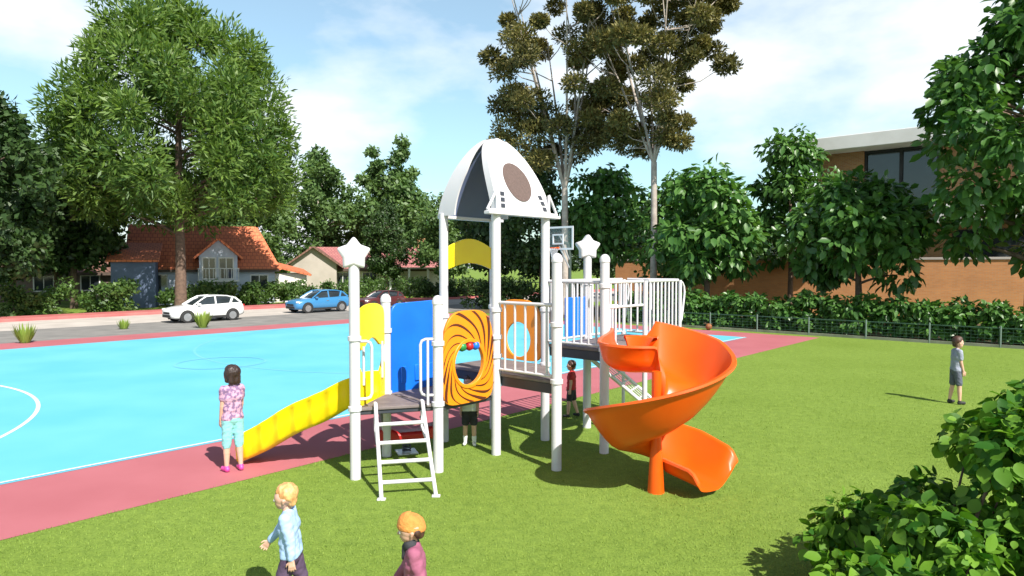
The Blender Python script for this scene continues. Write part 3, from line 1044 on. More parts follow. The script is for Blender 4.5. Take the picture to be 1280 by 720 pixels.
def rail(p, q, z0, z1, n, r=0.022, inset=0.08, name="guard_rail"):
    d = (q - p).normalized()
    a, b = p + d * inset, q - d * inset
    m_ = PMB()
    m_.tube([(a.x, a.y, z1), (b.x, b.y, z1)], r * 1.15, 10)
    m_.tube([(a.x, a.y, z0), (b.x, b.y, z0)], r, 10)
    for k in range(n):
        t = (k + .5) / n
        c = a.lerp(b, t)
        m_.tube([(c.x, c.y, z0), (c.x, c.y, z1)], r * .8, 8)
    return m_.build(name, M['white'], None, 0, 50)
rail(D, G, Z2 + .06, Z2 + 1.04, 5)
rail(E, H, Z3 + .05, Z3 + 1.0, 7)
rail(J, Nn, Z3 + .05, Z3 + 1.0, 7)
rail(E, J, Z3 + .05, Z3 + 1.0, 7)
PMB().plate([E + U * .45 + Vector((0, 0, Z3 + .06)), E + U * .93 + Vector((0, 0, Z3 + .06)), E + U * .93 + Vector((0, 0, Z3 + .72)), E + U * .45 + Vector((0, 0, Z3 + .72))], VN, .03).build("blue_panel", M['blue_pl'], None, .01, 40)
rail(K, Mm, Z3 + .05, Z3 + 1.0, 8)
rail(Nn, Mm, Z3 + .05, Z3 + 1.0, 7)
rail(H, K, Z3 + .62, Z3 + 1.0, 7)
rail(H, H + U * .36, Z3 + .05, Z3 + .64, 3)
# looped handles at the open end of the upper deck
for p in (Mm, Nn):
    lp = PMB()
    lp.tube([(p.x, p.y, Z3 + .98), *[(p.x + VN.x * 0 + UN.x * (.16 * math.sin(a)), p.y + UN.y * .16 * math.sin(a), Z3 + .78 + .2 * math.cos(a)) for a in (0.5, 1.0, 1.5, 2.0)],
             (p.x + UN.x * .06, p.y + UN.y * .06, Z3 + .32), (p.x, p.y, Z3 + .25)], 0.02, 8)
    lp.build("handrail", M['white'], None, 0, 60)

# ladder on the triangular deck
LB = [Vector((-1.56, 8.07, 0)), Vector((-0.92, 8.19, 0))]
ab = (B - A).normalized()
mid = (A + B) / 2
LT = [mid - ab * .30 + Vector((0.02, -.02, Z1 + .02)), mid + ab * .32 + Vector((0.02, -.02, Z1 + .02))]
lad = PMB()
for b_, t_ in zip(LB, LT):
    inn = Vector((-ab.y, ab.x, 0))
    lad.tube([b_, b_.lerp(t_, .5), b_.lerp(t_, .93), t_ + Vector((0, 0, .03)), t_ + inn * .08 + Vector((0, 0, .02))], 0.026, 10)
lo = lad.build("ladder", M['white'], None, 0, 60)
for k in range(4):
    f = 0.17 + k * 0.205
    PMB().tube([LB[0].lerp(LT[0], f), LB[1].lerp(LT[1], f)], 0.026, 10).build("rung", M['white'], lo, 0, 60)
for b_ in LB:
    PMB().box((b_.x, b_.y, 0.01), (0.1, 0.07, 0.02)).build("foot", M['white'], lo, 0.004)
sb = PMB()
for b_, t_ in zip(LB, LT):
    inn = Vector((-ab.y, ab.x, 0))
    top = t_ + inn * .06
    sb.tube([top + Vector((0, 0, -.1)), top + Vector((0, 0, -.32)), b_.lerp(t_, .52) + inn * .03, b_.lerp(t_, .45)], 0.02, 8)
sb.build("brace", M['white'], lo, 0, 60)
def handle_loop(p, q, z0, z1, r=.02):
    c = .07
    d = (q - p).normalized()
    pts = [(p.x, p.y, z0 + .02)]
    def P(a, z): return (p.x + d.x * a, p.y + d.y * a, z)
    L = (q - p).length
    pts = [P(L, z0), P(c, z0), P(.02, z0 + .02), P(0, z0 + c), P(0, z1 - c), P(.02, z1 - .02), P(c, z1), P(L, z1)]
    return PMB().tube(pts, r, 8).build("handrail", M['white'], None, 0, 60)
hb = B - ab * .30 + Vector((0, -.02, 0))
handle_loop(B - ab * .24 + Vector((.0, .02, 0)), B - ab * .06, Z1 + .12, Z1 + .88)
PMB().tube([(hb.x + .16, hb.y + .02, Z1), (hb.x + .16, hb.y + .02, Z1 + .88)], .018, 8).build("handrail", M['white'], None, 0, 60)
handle_loop(A + ab * .22, A + ab * .06, Z1 + .12, Z1 + .88)

# yellow slide and its entry panel on A-Q
aq = (Q - A).normalized()
out = Vector((-aq.y, aq.x, 0))
ent = (A + Q) / 2
def P_aq(s, z, off=0.0):
    p = ent + aq * s + out * off
    return Vector((p.x, p.y, z))
hw = (Q - A).length / 2 - PR - .02
top = [P_aq(hw * math.cos(R(a)) , 1.96 + .32 * abs(math.sin(R(a))) ** .4) for a in range(0, 181, 9)]
arch = [P_aq(-.60 * hw + 1.20 * hw * k / 12, 1.68 + .12 * math.sin(math.pi * k / 12)) for k in range(13)]
pan = PMB()
pts = [P_aq(hw, 1.66)] + top + [P_aq(-hw, 1.66)] + arch
pan.plate(pts, out, .035)
pan.build("hood_panel", M['yellow'], None, 0.008, 40)
for sx in (-1, 1):
    low = [P_aq(sx * hw, Z1 - .02), P_aq(sx * hw, 1.40), P_aq(sx * (hw - .06), 1.44), P_aq(sx * .27, 1.26), P_aq(sx * .27, Z1 - .02)]
    PMB().plate(low, out, .04).build("side_panel", M['yellow'], None, 0.008, 40)
    PMB().tube([P_aq(sx * .33, 1.2, -.03), P_aq(sx * .33, 1.72, -.03)], .018, 8).build("grab_bar", M['white'], None, 0, 60)
def chute(secs_pts, name, m, parent=None):
    return PMB().loft(secs_pts).build(name, m, parent, 0, 55)
def usec(p, lat, hwid, wl_, wr, th=.03):
    """closed U section around floor point p; lat = unit lateral; wall heights left(+lat) and right"""
    up = Vector((0, 0, 1))
    inn = [(1.0, wl_), (.985, wl_ * .55), (.93, wl_ * .22), (.78, .05), (.45, .008), (0, 0), (-.45, .008), (-.78, .05), (-.93, wr * .22), (-.985, wr * .55), (-1.0, wr)]
    o = [(-1.0 - .10, wr + .005), (-1.0 - .115, wr - .03), (-1.0 - .06, wr - .05), (-1.05, wr * .5), (-.99, .02), (-.8, -.03), (0, -.045), (.8, -.03), (.99, .02), (1.05, wl_ * .5), (1.06, wl_ - .05), (1.115, wl_ - .03), (1.10, wl_ + .005)]
    return [p + lat * (a * hwid) + up * z for a, z in inn + o]
secs = []
SL = 1.95
N_ = 46
sdir = (Vector((-3.83, 9.70, 0)) - P_aq(0, 0)).normalized()
slat = Vector((-sdir.y, sdir.x, 0))
SL = (Vector((-3.83, 9.70, 0)) - P_aq(0, 0)).length
for i in range(N_ + 1):
    t = i / N_
    s_ = -0.02 + SL * t
    z = 0.93 - 0.75 * (3 * t * t - 2 * t ** 3) * .55 - .75 * .45 * t + .035 * math.sin(t * 4 * math.pi) * (1 - t)
    p = P_aq(0, 0) + sdir * s_
    p.z = max(z - .12 * t ** 4, .055)
    wob = .022 * (1 if (i % 6) < 2 else 0)
    h = .36 + .04 * math.sin(t * math.pi)
    if t > .93:
        h -= (t - .93) * 2.2
    secs.append(usec(p, slat, .25 + wob, h, h))
chute(secs, "slide", M['yellow'])

# blue curved panel on Q-C
qc = (Cc - Q).normalized()
qn = Vector((-qc.y, qc.x, 0))
Lq = (Cc - Q).length
def P_qc(s, z, off=0): return Vector((Q.x + qc.x * s + qn.x * off, Q.y + qc.y * s + qn.y * off, z))
pts = [P_qc(.08, Z1 - .15), P_qc(Lq - .08, Z1 - .15), P_qc(Lq - .08, 2.27)]
pts += [P_qc(.22 - .14 * math.sin(R(a)) , 2.08 + .16 * math.cos(R(a))) for a in range(0, 91, 15)]
PMB().plate(pts, qn, .045).build("blue_panel", M['blue_pl'], None, .012, 40)
for k in range(3):
    a = .3 + k * .27
    PMB().plate([P_qc(a - .05, 1.05, -.03), P_qc(a + .05, 1.05, -.03), P_qc(a + .05, 1.30, -.03), P_qc(a - .05, 1.30, -.03)], qn, .03).build("rib", M['blue_pl'], None, .012, 40)

# orange swirl panel on B-D
def swirl_panel(p, q, z0, z1, hole_z, hole_a, hole_b, name, swirl=True, down=None):
    d = (q - p).normalized()
    nrm = Vector((-d.y, d.x, 0))
    L = (q - p).length
    c = p + d * L / 2
    hw = L / 2 - PR - .005
    def P(x, z, off=0): return Vector((c.x + d.x * x + nrm.x * off, c.y + d.y * x + nrm.y * off, z))
    n = 72
    outer, inner = [], []
    def bound(a):
        ca, sa = math.cos(a), math.sin(a)
        hh = (z1 - hole_z) if sa > 0 else (hole_z - z0)
        e = 3.4 if sa > 0 else 6.0
        return 1.0 / ((abs(ca) / hw) ** e + (abs(sa) / hh) ** e) ** (1 / e)
    for k in range(n):
        a = 2 * math.pi * k / n
        rr = bound(a)
        outer.append(P(rr * math.cos(a), hole_z + rr * math.sin(a)))
        inner.append(P(hole_a * math.cos(a), hole_z + hole_b * math.sin(a)))
    o = PMB().ring_plate(outer, inner, nrm, .04).build(name, M['panel_orange'], None, .006, 40)
    if not swirl:
        return o
    # raised rim of the window
    PMB().ring_plate([P(1.14 * hole_a * math.cos(2 * math.pi * k / n), hole_z + 1.14 * hole_b * math.sin(2 * math.pi * k / n)) for k in range(n)],
                     [P(.97 * hole_a * math.cos(2 * math.pi * k / n), hole_z + .97 * hole_b * math.sin(2 * math.pi * k / n)) for k in range(n)], nrm, .07).build("porthole_rim", M['panel_orange'], o, .008, 40)
    NS = 15
    st = PMB()
    for off in (-.0225, .0225):
        for k in range(NS):
            a0 = 2 * math.pi * k / NS
            L_, R_ = [], []
            for i in range(15):
                t = i / 14
                a = a0 + 1.05 * t ** .85
                r0 = hole_a * 1.2
                rr = r0 + (bound(a) * .985 - r0) * t
                w = .009 + .040 * t * (1 - .35 * t)
                L_.append(P(rr * math.cos(a - w / rr), hole_z + rr * math.sin(a - w / rr), off))
                R_.append(P(rr * math.cos(a + w / rr), hole_z + rr * math.sin(a + w / rr), off))
            m_ = len(L_)
            th = nrm * .003
            st.add([v + th for v in L_] + [v + th for v in R_] + [v - th for v in L_] + [v - th for v in R_],
                   [(i, i + 1, m_ + i + 1, m_ + i) for i in range(m_ - 1)] + [(2 * m_ + i, 3 * m_ + i, 3 * m_ + i + 1, 2 * m_ + i + 1) for i in range(m_ - 1)] +
                   [(i, 2 * m_ + i, 2 * m_ + i + 1, i + 1) for i in range(m_ - 1)] + [(m_ + i, m_ + i + 1, 3 * m_ + i + 1, 3 * m_ + i) for i in range(m_ - 1)])
    st.build("swirl_stripes", M['swirl'], o, 0, 0)
    return o
swirl_panel(B, D, .86, 2.17, 1.42, .29, .31, "swirl_panel")
swirl_panel(C2, E, Z2 + .02, 2.24, 1.58, .27, .29, "window_panel", False)

# yellow hanging hood inside the rocket
hc = (C2 - Cc)
hcn = hc.normalized()
hn = Vector((-hcn.y, hcn.x, 0))
Lh = hc.length
secs = []
n = 20
for off, zz in ((-.02, 0), (.02, 0)):
    pass
ptsU = [Cc + hcn * (.08 + (Lh - .16) * k / n) + Vector((0, 0, 3.10 + .14 * math.sin(math.pi * k / n))) for k in range(n + 1)]
ptsL = [Cc + hcn * (.08 + (Lh - .16) * k / n) + Vector((0, 0, 2.74 + .10 * math.sin(math.pi * k / n))) for k in range(n, -1, -1)]
PMB().plate(ptsU + ptsL, hn, .04).build("arch_panel", M['yellow'], None, .008, 40)

# rocket canopy: two leaning panels that meet in a rounded nose
ZB, ZT = 3.58, 4.80
ctr = (D + E + Cc + C2) / 4
def halfw(b):
    return .575 * max(0.0, 1 - b ** 2.35) ** .56 + .012
def lean(b):
    return .58 * (1 - b ** 1.38) + .015
def canopy(sgn):
    n, k = 22, 12
    def P(b, s, off=0.0):
        x = s * halfw(b)
        y = sgn * (lean(b) + off)
        p = ctr + UN * x + VN * y
        return Vector((p.x, p.y, ZB + (ZT - ZB) * b))
    m_ = PMB()
    th = .05
    grid_o = [[P(i / n, -1 + 2 * j / k, th) for j in range(k + 1)] for i in range(n + 1)]
    grid_i = [[P(i / n, -1 + 2 * j / k, 0) for j in range(k + 1)] for i in range(n + 1)]
    vs = [v for r_ in grid_o for v in r_] + [v for r_ in grid_i for v in r_]
    W = k + 1
    T = (n + 1) * W
    fs = []
    for i in range(n):
        for j in range(k):
            a = i * W + j
            fs += [(a, a + 1, a + W + 1, a + W), (T + a + 1, T + a, T + a + W, T + a + W + 1)]
        for j in (0, k):
            a = i * W + j
            fs.append((a, a + W, T + a + W, T + a))
    for j in range(k):
        fs += [(j, j + 1, T + j + 1, T + j), (n * W + j, n * W + j + 1, T + n * W + j + 1, T + n * W + j)]
    m_.add(vs, fs)
    o = m_.build("canopy_panel", M['white_pl'], None, 0, 50)
    # blue lining, with the shade inside the canopy put into its colour
    li = PMB()
    gi = [[P(i / n * .93, (-1 + 2 * j / k) * .96, -.008) for j in range(k + 1)] for i in range(n + 1)]
    gj = [[P(i / n * .93, (-1 + 2 * j / k) * .96, -.003) for j in range(k + 1)] for i in range(n + 1)]
    vs = [v for r_ in gi for v in r_] + [v for r_ in gj for v in r_]
    li.add(vs, fs)
    li.build("lining", M['lining'], o, 0, 50)
    # edge flange, turned in towards the middle of the rocket
    fl = PMB()
    for s in (-1, 1):
        secs = []
        for i in range(n + 1):
            b = i / n * .97
            wfl = (.05 if sgn > 0 else .30 * (1 - b) ** .30) + .02
            p0 = P(b, s * 1.0, th + .004)
            p1 = P(b, s * 1.0, -min(wfl, lean(b) * .75))
            e = UN * (s * .028)
            secs.append([p0, p0 + e, p1 + e, p1])
        fl.loft(secs)
    fl.build("edge_flange", M['white_pl'], o, 0, 40)
    # window disc
    dc = PMB()
    bc, br_ = .41, .25
    ring = []
    for q in range(36):
        a = 2 * math.pi * q / 36
        ring.append((bc + br_ * math.sin(a) , .74 * math.cos(a) * .62 / max(halfw(bc + br_ * math.sin(a)), .1) * .62))
    up_ = [P(b, s, th + .012) for b, s in ring]
    dn = [P(b, s, th - .004) for b, s in ring]
    c0 = P(bc, 0, th + .012)
    dc.add(up_ + dn + [c0], [(i, (i + 1) % 36, 72) for i in range(36)] + [(i, 36 + i, 36 + (i + 1) % 36, (i + 1) % 36) for i in range(36)])
    dc.build("round_window", M['mesh_brown'], o, 0, 30)
    # slots by the window
    for s in (-1, 1):
        sl_ = PMB()
        for q in range(3):
            b = .06 + q * .075
            quad = [(b, s * (.70 + .03 * (2 - q))), (b, s * (.84 + .03 * (2 - q))), (b + .05, s * (.82 + .03 * (2 - q))), (b + .05, s * (.68 + .03 * (2 - q)))]
            a_ = [P(x, y, th + .010) for x, y in quad]
            b_ = [P(x, y, th - .004) for x, y in quad]
            sl_.add(a_ + b_, [(0, 1, 2, 3), (4, 5, 1, 0), (5, 6, 2, 1), (6, 7, 3, 2), (7, 4, 0, 3)])
        sl_.build("slots", M['dark_steel'], o, 0, 0)
    # fins: open triangles at the foot of the panel
    for s in ((-1, 1) if sgn > 0 else (1,)):
        fin = PMB()
        c_ = ctr + VN * (sgn * (lean(0.03) + .025))
        def FPt(x, z):
            p = c_ + UN * (s * x)
            return Vector((p.x, p.y, z))
        p_out, p_in, p_top = FPt(.80, ZB + .03), FPt(.60, ZB + .03), FPt(.60, ZB + .33)
        fin.tube([p_out, p_top], .022, 8)
        fin.tube([p_out, p_in], .022, 8)
        fin.tube([p_in, p_top], .022, 8)
        fin.build("fin", M['white_pl'], o, 0, 50)
    bar = PMB()
    p0 = ctr + VN * (sgn * (lean(0) + .03)) - UN * (.82 if sgn > 0 else .60)
    p1 = ctr + VN * (sgn * (lean(0) + .03)) + UN * .82
    d_ = math.atan2(UN.y, UN.x)
    pm = (p0 + p1) / 2
    bar.box((pm.x, pm.y, ZB - .012), ((p1 - p0).length, .12, .05), Matrix.Rotation(d_, 3, 'Z'))
    bar.build("base_bar", M['white_pl'], o, .01)
    return o
canopy(1)
canopy(-1)

# spiral slide
SC = Vector((1.80, 8.36, 0))
SRr, SHW = .475, .38
def interp(x, xs, ys):
    for i in range(len(xs) - 1):
        if x <= xs[i + 1]:
            t = (x - xs[i]) / (xs[i + 1] - xs[i])
            return ys[i] + (ys[i + 1] - ys[i]) * max(t, 0)
    return ys[-1]
def hsec(p, lat, hw, wl_, wr):
    # half-pipe section with rolled lips
    up = Vector((0, 0, 1))
    inn, o = [], []
    n = 14
    for k in range(n + 1):
        a = math.pi * k / n
        x = math.cos(a)
        w = wl_ if x > 0 else wr
        z = w * x ** 1.5 if x > 0 else w * (1 - math.sin(a) ** .62) if abs(x) < .995 else w
        inn.append((x, z))
    for k in range(n + 1):
        a = math.pi * (1 - k / n)
        x = math.cos(a) * 1.02
        w = wl_ if x > 0 else wr
        z = (w * min(1, x / 1.02) ** 1.5 if x > 0 else w * (1 - math.sin(a) ** .62)) - .045
        if k in (0, n):
            sg = 1 if x > 0 else -1
            q = [(sg * 1.13, w + .004), (sg * 1.15, w - .025), (sg * 1.08, w - .045)]
            o += q if sg < 0 else q[::-1]
        else:
            o.append((x, z))
    return [p + lat * (a * hw) + up * z for a, z in inn + o]
NH = 110
A_START, A_END = 112, -322
rp, aa = [], []
ent0, ent1 = Vector((1.86, 10.32, 0)), Vector((SC.x + SRr * math.cos(R(A_START)), SC.y + SRr * math.sin(R(A_START)), 0))
tan1 = Vector((math.sin(R(A_START)), -math.cos(R(A_START)), 0))
c1, c2 = ent0 + VN * .30 + Vector((-.12, -.2, 0)), ent1 - tan1 * .42
for i in range(22):
    t = i / 22
    rp.append(ent0 * (1 - t) ** 3 + c1 * 3 * t * (1 - t) ** 2 + c2 * 3 * t * t * (1 - t) + ent1 * t ** 3)
    aa.append(-112 - (1 - t) * 70)
for i in range(NH + 1):
    a = A_START + (A_END - A_START) * i / NH
    rp.append(Vector((SC.x + SRr * math.cos(R(a)), SC.y + SRr * math.sin(R(a)), 0)))
    aa.append(-a)
d_end = Vector((math.sin(R(A_END)), -math.cos(R(A_END)), 0))
for k in range(1, 9):
    rp.append(rp[-1] + d_end * .068)
    aa.append(322 + k * 4.5)
XA = [-182, -86, -82, -20, 0, 45, 90, 135, 180, 225, 270, 322, 358]
ZF = [1.50, 1.455, 1.45, 1.32, 1.25, 1.08, .88, .72, .57, .46, .36, .20, .12]
WO = [.36, .40, .60, .53, .49, .50, .52, .50, .46, .40, .38, .42, .36]
WI = [.36, .32, .24, .16, .16, .16, .16, .16, .16, .16, .18, .22, .22]
HW = [.34, .34, .37, .385, .385, .385, .385, .385, .385, .385, .385, .385, .36]
secs = []
npp = len(rp)
for i, p in enumerate(rp):
    d = (rp[min(i + 1, npp - 1)] - rp[max(i - 1, 0)]).normalized()
    lat = Vector((-d.y, d.x, 0))       # left of travel = outer side
    q = p.copy()
    q.z = interp(aa[i], XA, ZF)
    e = max(0, aa[i] - 352) * .018
    secs.append(hsec(q, lat, interp(aa[i], XA, HW), max(interp(aa[i], XA, WO) - e, .05), max(interp(aa[i], XA, WI) - e, .04)))
ss = PMB().loft(secs).build("spiral_slide", M['orange'], None, 0, 55)
PMB().tube([(SC.x - .02, SC.y, 0), (SC.x - .02, SC.y, .05), (SC.x - .02, SC.y, .75), (SC.x - .02, SC.y, 1.50)], [.105, .10, .06, .06], 20).build("center_pole", M['orange'], ss, 0, 50)

# sloping climbing ramp behind the spiral slide
cr = PMB()
r0a, r0b = Vector((1.30, 11.45, 1.25)), Vector((1.55, 11.95, 1.25))
r1a, r1b = Vector((2.75, 12.0, .0)), Vector((2.98, 12.5, .0))
for a_, b_ in ((r0a, r1a), (r0b, r1b)):
    cr.tube([a_, b_], .03, 8)
for k in range(9):
    t = (k + .5) / 9
    cr.tube([r0a.lerp(r1a, t), r0b.lerp(r1b, t)], .014, 6)
for j in range(1, 5):
    t = j / 5
    cr.tube([r0a.lerp(r0b, t), r1a.lerp(r1b, t)], .008, 5)
cr.tube([(1.30, 11.45, 1.25), (J.x, J.y + .05, 1.3)], .025, 8)
cr.build("climbing_ramp", M['white'], None, 0, 50)

# play things below the decks
rk = empty("spring_rider", (-1.58, 10.15, 0), R(20))
tag(rk, "red spring rider with grey seat back under the triangular deck", "spring rider")
MB().tube([(0.06 * math.cos(a * .7), 0.06 * math.sin(a * .7), .02 + a * .0045) for a in range(40)], .012, 6).build("spring", M['dark_steel'], rk)
MB().box((0, 0, .01), (.3, .3, .02)).build("base_plate", M['steel'], rk, .004)
MB().plate([(-.42, 0, .2), (.42, 0, .2), (.50, 0, .36), (.34, 0, .40), (.2, 0, .33), (-.12, 0, .33), (-.3, 0, .42), (-.46, 0, .38)], (0, 1, 0), .26).build("body", M['red'], rk, .04)
MB().box((-.36, 0, .52), (.05, .26, .26), Matrix.Rotation(R(-12), 3, 'Y')).build("seat_back", M['grey_pl'], rk, .02)
MB().tube([(.25, -.18, .48), (.25, .18, .48)], .016, 8).tube([(.25, 0, .33), (.25, 0, .48)], .016, 8).build("handle", M['black'], rk)
# coloured beads hanging in the porthole
pc = B.lerp(D, .5)
for k, (a, m_) in enumerate(((-.12, mat("green_plastic", (.02, .22, .05), .4)), (.02, M['red']), (.14, M['blue_pl']))):
    q = pc + UN * a
    PMB().lathe([(.005, -.065), (.05, -.045), (.065, 0), (.05, .045), (.005, .065)], (q.x, q.y, 1.66), 14).build("bead", m_, None, 0, 60)
PMB().tube([tuple(pc + UN * -.26 + Vector((0, 0, 1.66))), tuple(pc + UN * .26 + Vector((0, 0, 1.66)))], .01, 6).build("bead_bar", M['white'], None, 0)

# basketball left on the court
ball = MB()
sph = []
for i in range(13):
    t = -math.pi / 2 + math.pi * i / 12
    sph.append((.14 * math.cos(t) + .0005, .14 * math.sin(t)))
ball.lathe(sph, (0, 0, 0), 22)
bo_ = ball.build("basketball", mat("ball_rubber", (.28, .10, .03), .6, (.22, .075, .025), 20), None, 0, 80)
bo_.location = (8.55, 29.6, .148)
tag(bo_, "small brown ball lying on the red court border by the mesh fence", "ball")
sm_ = MB()
for rot in ((0, 0), (R(90), 0), (0, R(90))):
    mtx = Matrix.Rotation(rot[0], 3, 'X') @ Matrix.Rotation(rot[1], 3, 'Y')
    sm_.tube([mtx @ Vector((.139 * math.cos(a * math.pi / 16), .139 * math.sin(a * math.pi / 16), 0)) for a in range(33)], .005, 5, False)
sm_.build("seam", M['black'], bo_)

# ------------------------------------------------------------------ trees
def tree(name, loc, label, crown_me, trunk_mb, lm, bm_, rz=0, sc=1.0, group=None, cat="tree"):
    root = empty(name, loc, rz, sc)
    tag(root, label, cat, group)
    if trunk_mb is not None:
        if isinstance(trunk_mb, MB):
            trunk_mb.build("trunk", bm_, root, 0, 60)
        else:
            o = bpy.data.objects.new("trunk", trunk_mb); COL.objects.link(o); o.parent = root
    if lm is not None:
        link_mesh("crown", crown_me, lm, root, 0, 0)
    else:
        o = bpy.data.objects.new("crown", crown_me); COL.objects.link(o); o.parent = root
    return root

# 1. big feathery tree
rng = np.random.default_rng(11)
def prof_big(h):
    return 7.7 * math.sqrt(max(.02, 1 - ((h - .40) / .63) ** 2))
cl = envelope_clumps(rng, 6.0, 18.9, prof_big, 1.25, 165, surf=.78, squash=1.1)
cl += [((rng.normal() * 1.3, rng.normal() * 1.3, 18.6 + rng.uniform(0, 1.2)), (1.0, 1.0, 1.3)) for _ in range(7)]
big_cr = foliage_mesh("crown_feathery", 21, cl, 420, .46, .26, mode='spray', fill=.25, jitter=.6)
tb = limb_mesh(rng, [(0, 0, -.1), (.05, 0, 3), (-.05, .1, 7), (.05, 0, 12), (0, 0, 18)], [.42, .33, .27, .18, .05], cl, step=5, r0=.17, fork=4.2)
tree("feathery_tree", (-20.9, 43.0, 0), "broad feathery bright green tree standing before the terracotta roofed house", big_cr, tb, L_BIG, M['bark'], 0.0, .95)

# 2. generic round crowned trees
def round_tree_meshes(seed, z0, z1, w, n, r, lsize, per, lm, bark, trunk_r=.22, shape='rhomb', mode='round', aspect=.6, squash=.85, flat=.8, surf=.7):
    rng = np.random.default_rng(seed)
    def prof(h):
        return w * math.sin(math.pi * min(1, h * .9 + .10)) ** flat
    cl = envelope_clumps(rng, z0, z1, prof, r, n, surf=surf, squash=squash)
    me = foliage_mesh("crown_mesh", seed, cl, per, lsize, aspect, shape=shape, mode=mode, fill=.35)
    me.materials.append(lm)
    tb = limb_mesh(rng, [(0, 0, -.1), (.06, .03, z0 * .6), (-.04, 0, z0 + (z1 - z0) * .35), (0, 0, z0 + (z1 - z0) * .75)], [trunk_r, trunk_r * .8, trunk_r * .55, trunk_r * .2], cl, step=3, r0=trunk_r * .45, fork=z0 * .55)
    tmp = tb.build("trunk_tmp", bark, None, 0, 60)
    tme = tmp.data
    bpy.data.objects.remove(tmp)
    return me, tme
mA = round_tree_meshes(31, 2.6, 12.0, 4.6, 60, 1.25, .42, 190, L_MID, M['bark'], .26)
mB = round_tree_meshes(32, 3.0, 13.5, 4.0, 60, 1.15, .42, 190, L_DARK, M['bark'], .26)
mC = round_tree_meshes(33, 3.4, 15.5, 4.6, 70, 1.2, .45, 190, L_MID, M['bark_pale'], .25)

def plant(kind, x, y, sc, rz, label, name="leafy_tree", group=None):
    return tree(name, (x, y, 0), label, kind[0], kind[1], None, None, rz, sc, group)

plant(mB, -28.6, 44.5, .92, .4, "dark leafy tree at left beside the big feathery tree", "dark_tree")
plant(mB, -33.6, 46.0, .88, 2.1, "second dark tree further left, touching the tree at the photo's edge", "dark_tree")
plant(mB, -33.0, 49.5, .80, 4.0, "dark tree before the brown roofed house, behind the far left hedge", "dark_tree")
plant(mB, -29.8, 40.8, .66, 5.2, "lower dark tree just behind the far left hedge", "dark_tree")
plant(mB, -26.0, 34.2, .82, 1.0, "leafy tree cut by the left edge of the photo", "leafy_tree")
plant(mA, -26.0, 67.0, 1.06, 3.0, "green tree rising behind the right end of the terracotta roof")
plant(mB, -11.9, 65.0, .62, 2.2, "dark tree standing before the faded pink roof of the low cream house", "dark_tree")
plant(mC, -21.5, 76.0, .98, .3, "pale stemmed tree left of the low cream house")
plant(mA, -31.0, 70.0, 1.05, 1.7, "green tree behind the terracotta house, hidden by the feathery crown")
# two topped tree behind the low house
rng = np.random.default_rng(41)
cl2 = envelope_clumps(rng, 4.0, 13.0, lambda h: 6.0 * math.sin(math.pi * min(1, h * .85 + .15)) ** .7, 1.5, 75, surf=.65, squash=.9)
cl2 += envelope_clumps(rng, 11.5, 16.3, lambda h: 1.7 * math.sin(math.pi * min(1, h * .8 + .2)), .85, 12, cx=-2.3)
cl2 += envelope_clumps(rng, 11.5, 17.2, lambda h: 1.7 * math.sin(math.pi * min(1, h * .8 + .2)), .85, 12, cx=1.2)
tw_cr = foliage_mesh("crown_two_tops", 42, cl2, 200, .50, .6, fill=.35)
tb = limb_mesh(rng, [(0, 0, -.1), (0, 0, 3), (-.2, 0, 8), (-.4, 0, 13)], [.4, .33, .22, .06], cl2, step=4, r0=.16, fork=2.5)
tree("two_topped_tree", (-13.9, 80.0, 0), "wide tree with two pointed tops behind the low cream house", tw_cr, tb, L_MID, M['bark'])

# dark trees behind the rocket canopy
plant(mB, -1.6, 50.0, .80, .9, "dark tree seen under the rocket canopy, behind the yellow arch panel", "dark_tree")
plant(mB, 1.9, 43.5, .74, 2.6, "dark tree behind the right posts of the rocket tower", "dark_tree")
plant(mA, -6.0, 62.0, .75, 2.0, "green tree between the low cream house and the rocket tower")

# far belt of trees closing the horizon
far_lab = "far tree in the belt of trees along the horizon"
rng = np.random.default_rng(5)
kinds = (mA, mB, mC)
k = 0
for i in range(30):
    x = -95 + i * 6.6 + rng.uniform(-2, 2)
    y = 100 + rng.uniform(-6, 14)
    if -8 < x < 9:
        y += 8
    plant(kinds[i % 3], x, y, rng.uniform(.55, .82), rng.uniform(0, 6), far_lab, "far_tree", "belt of trees along the horizon")

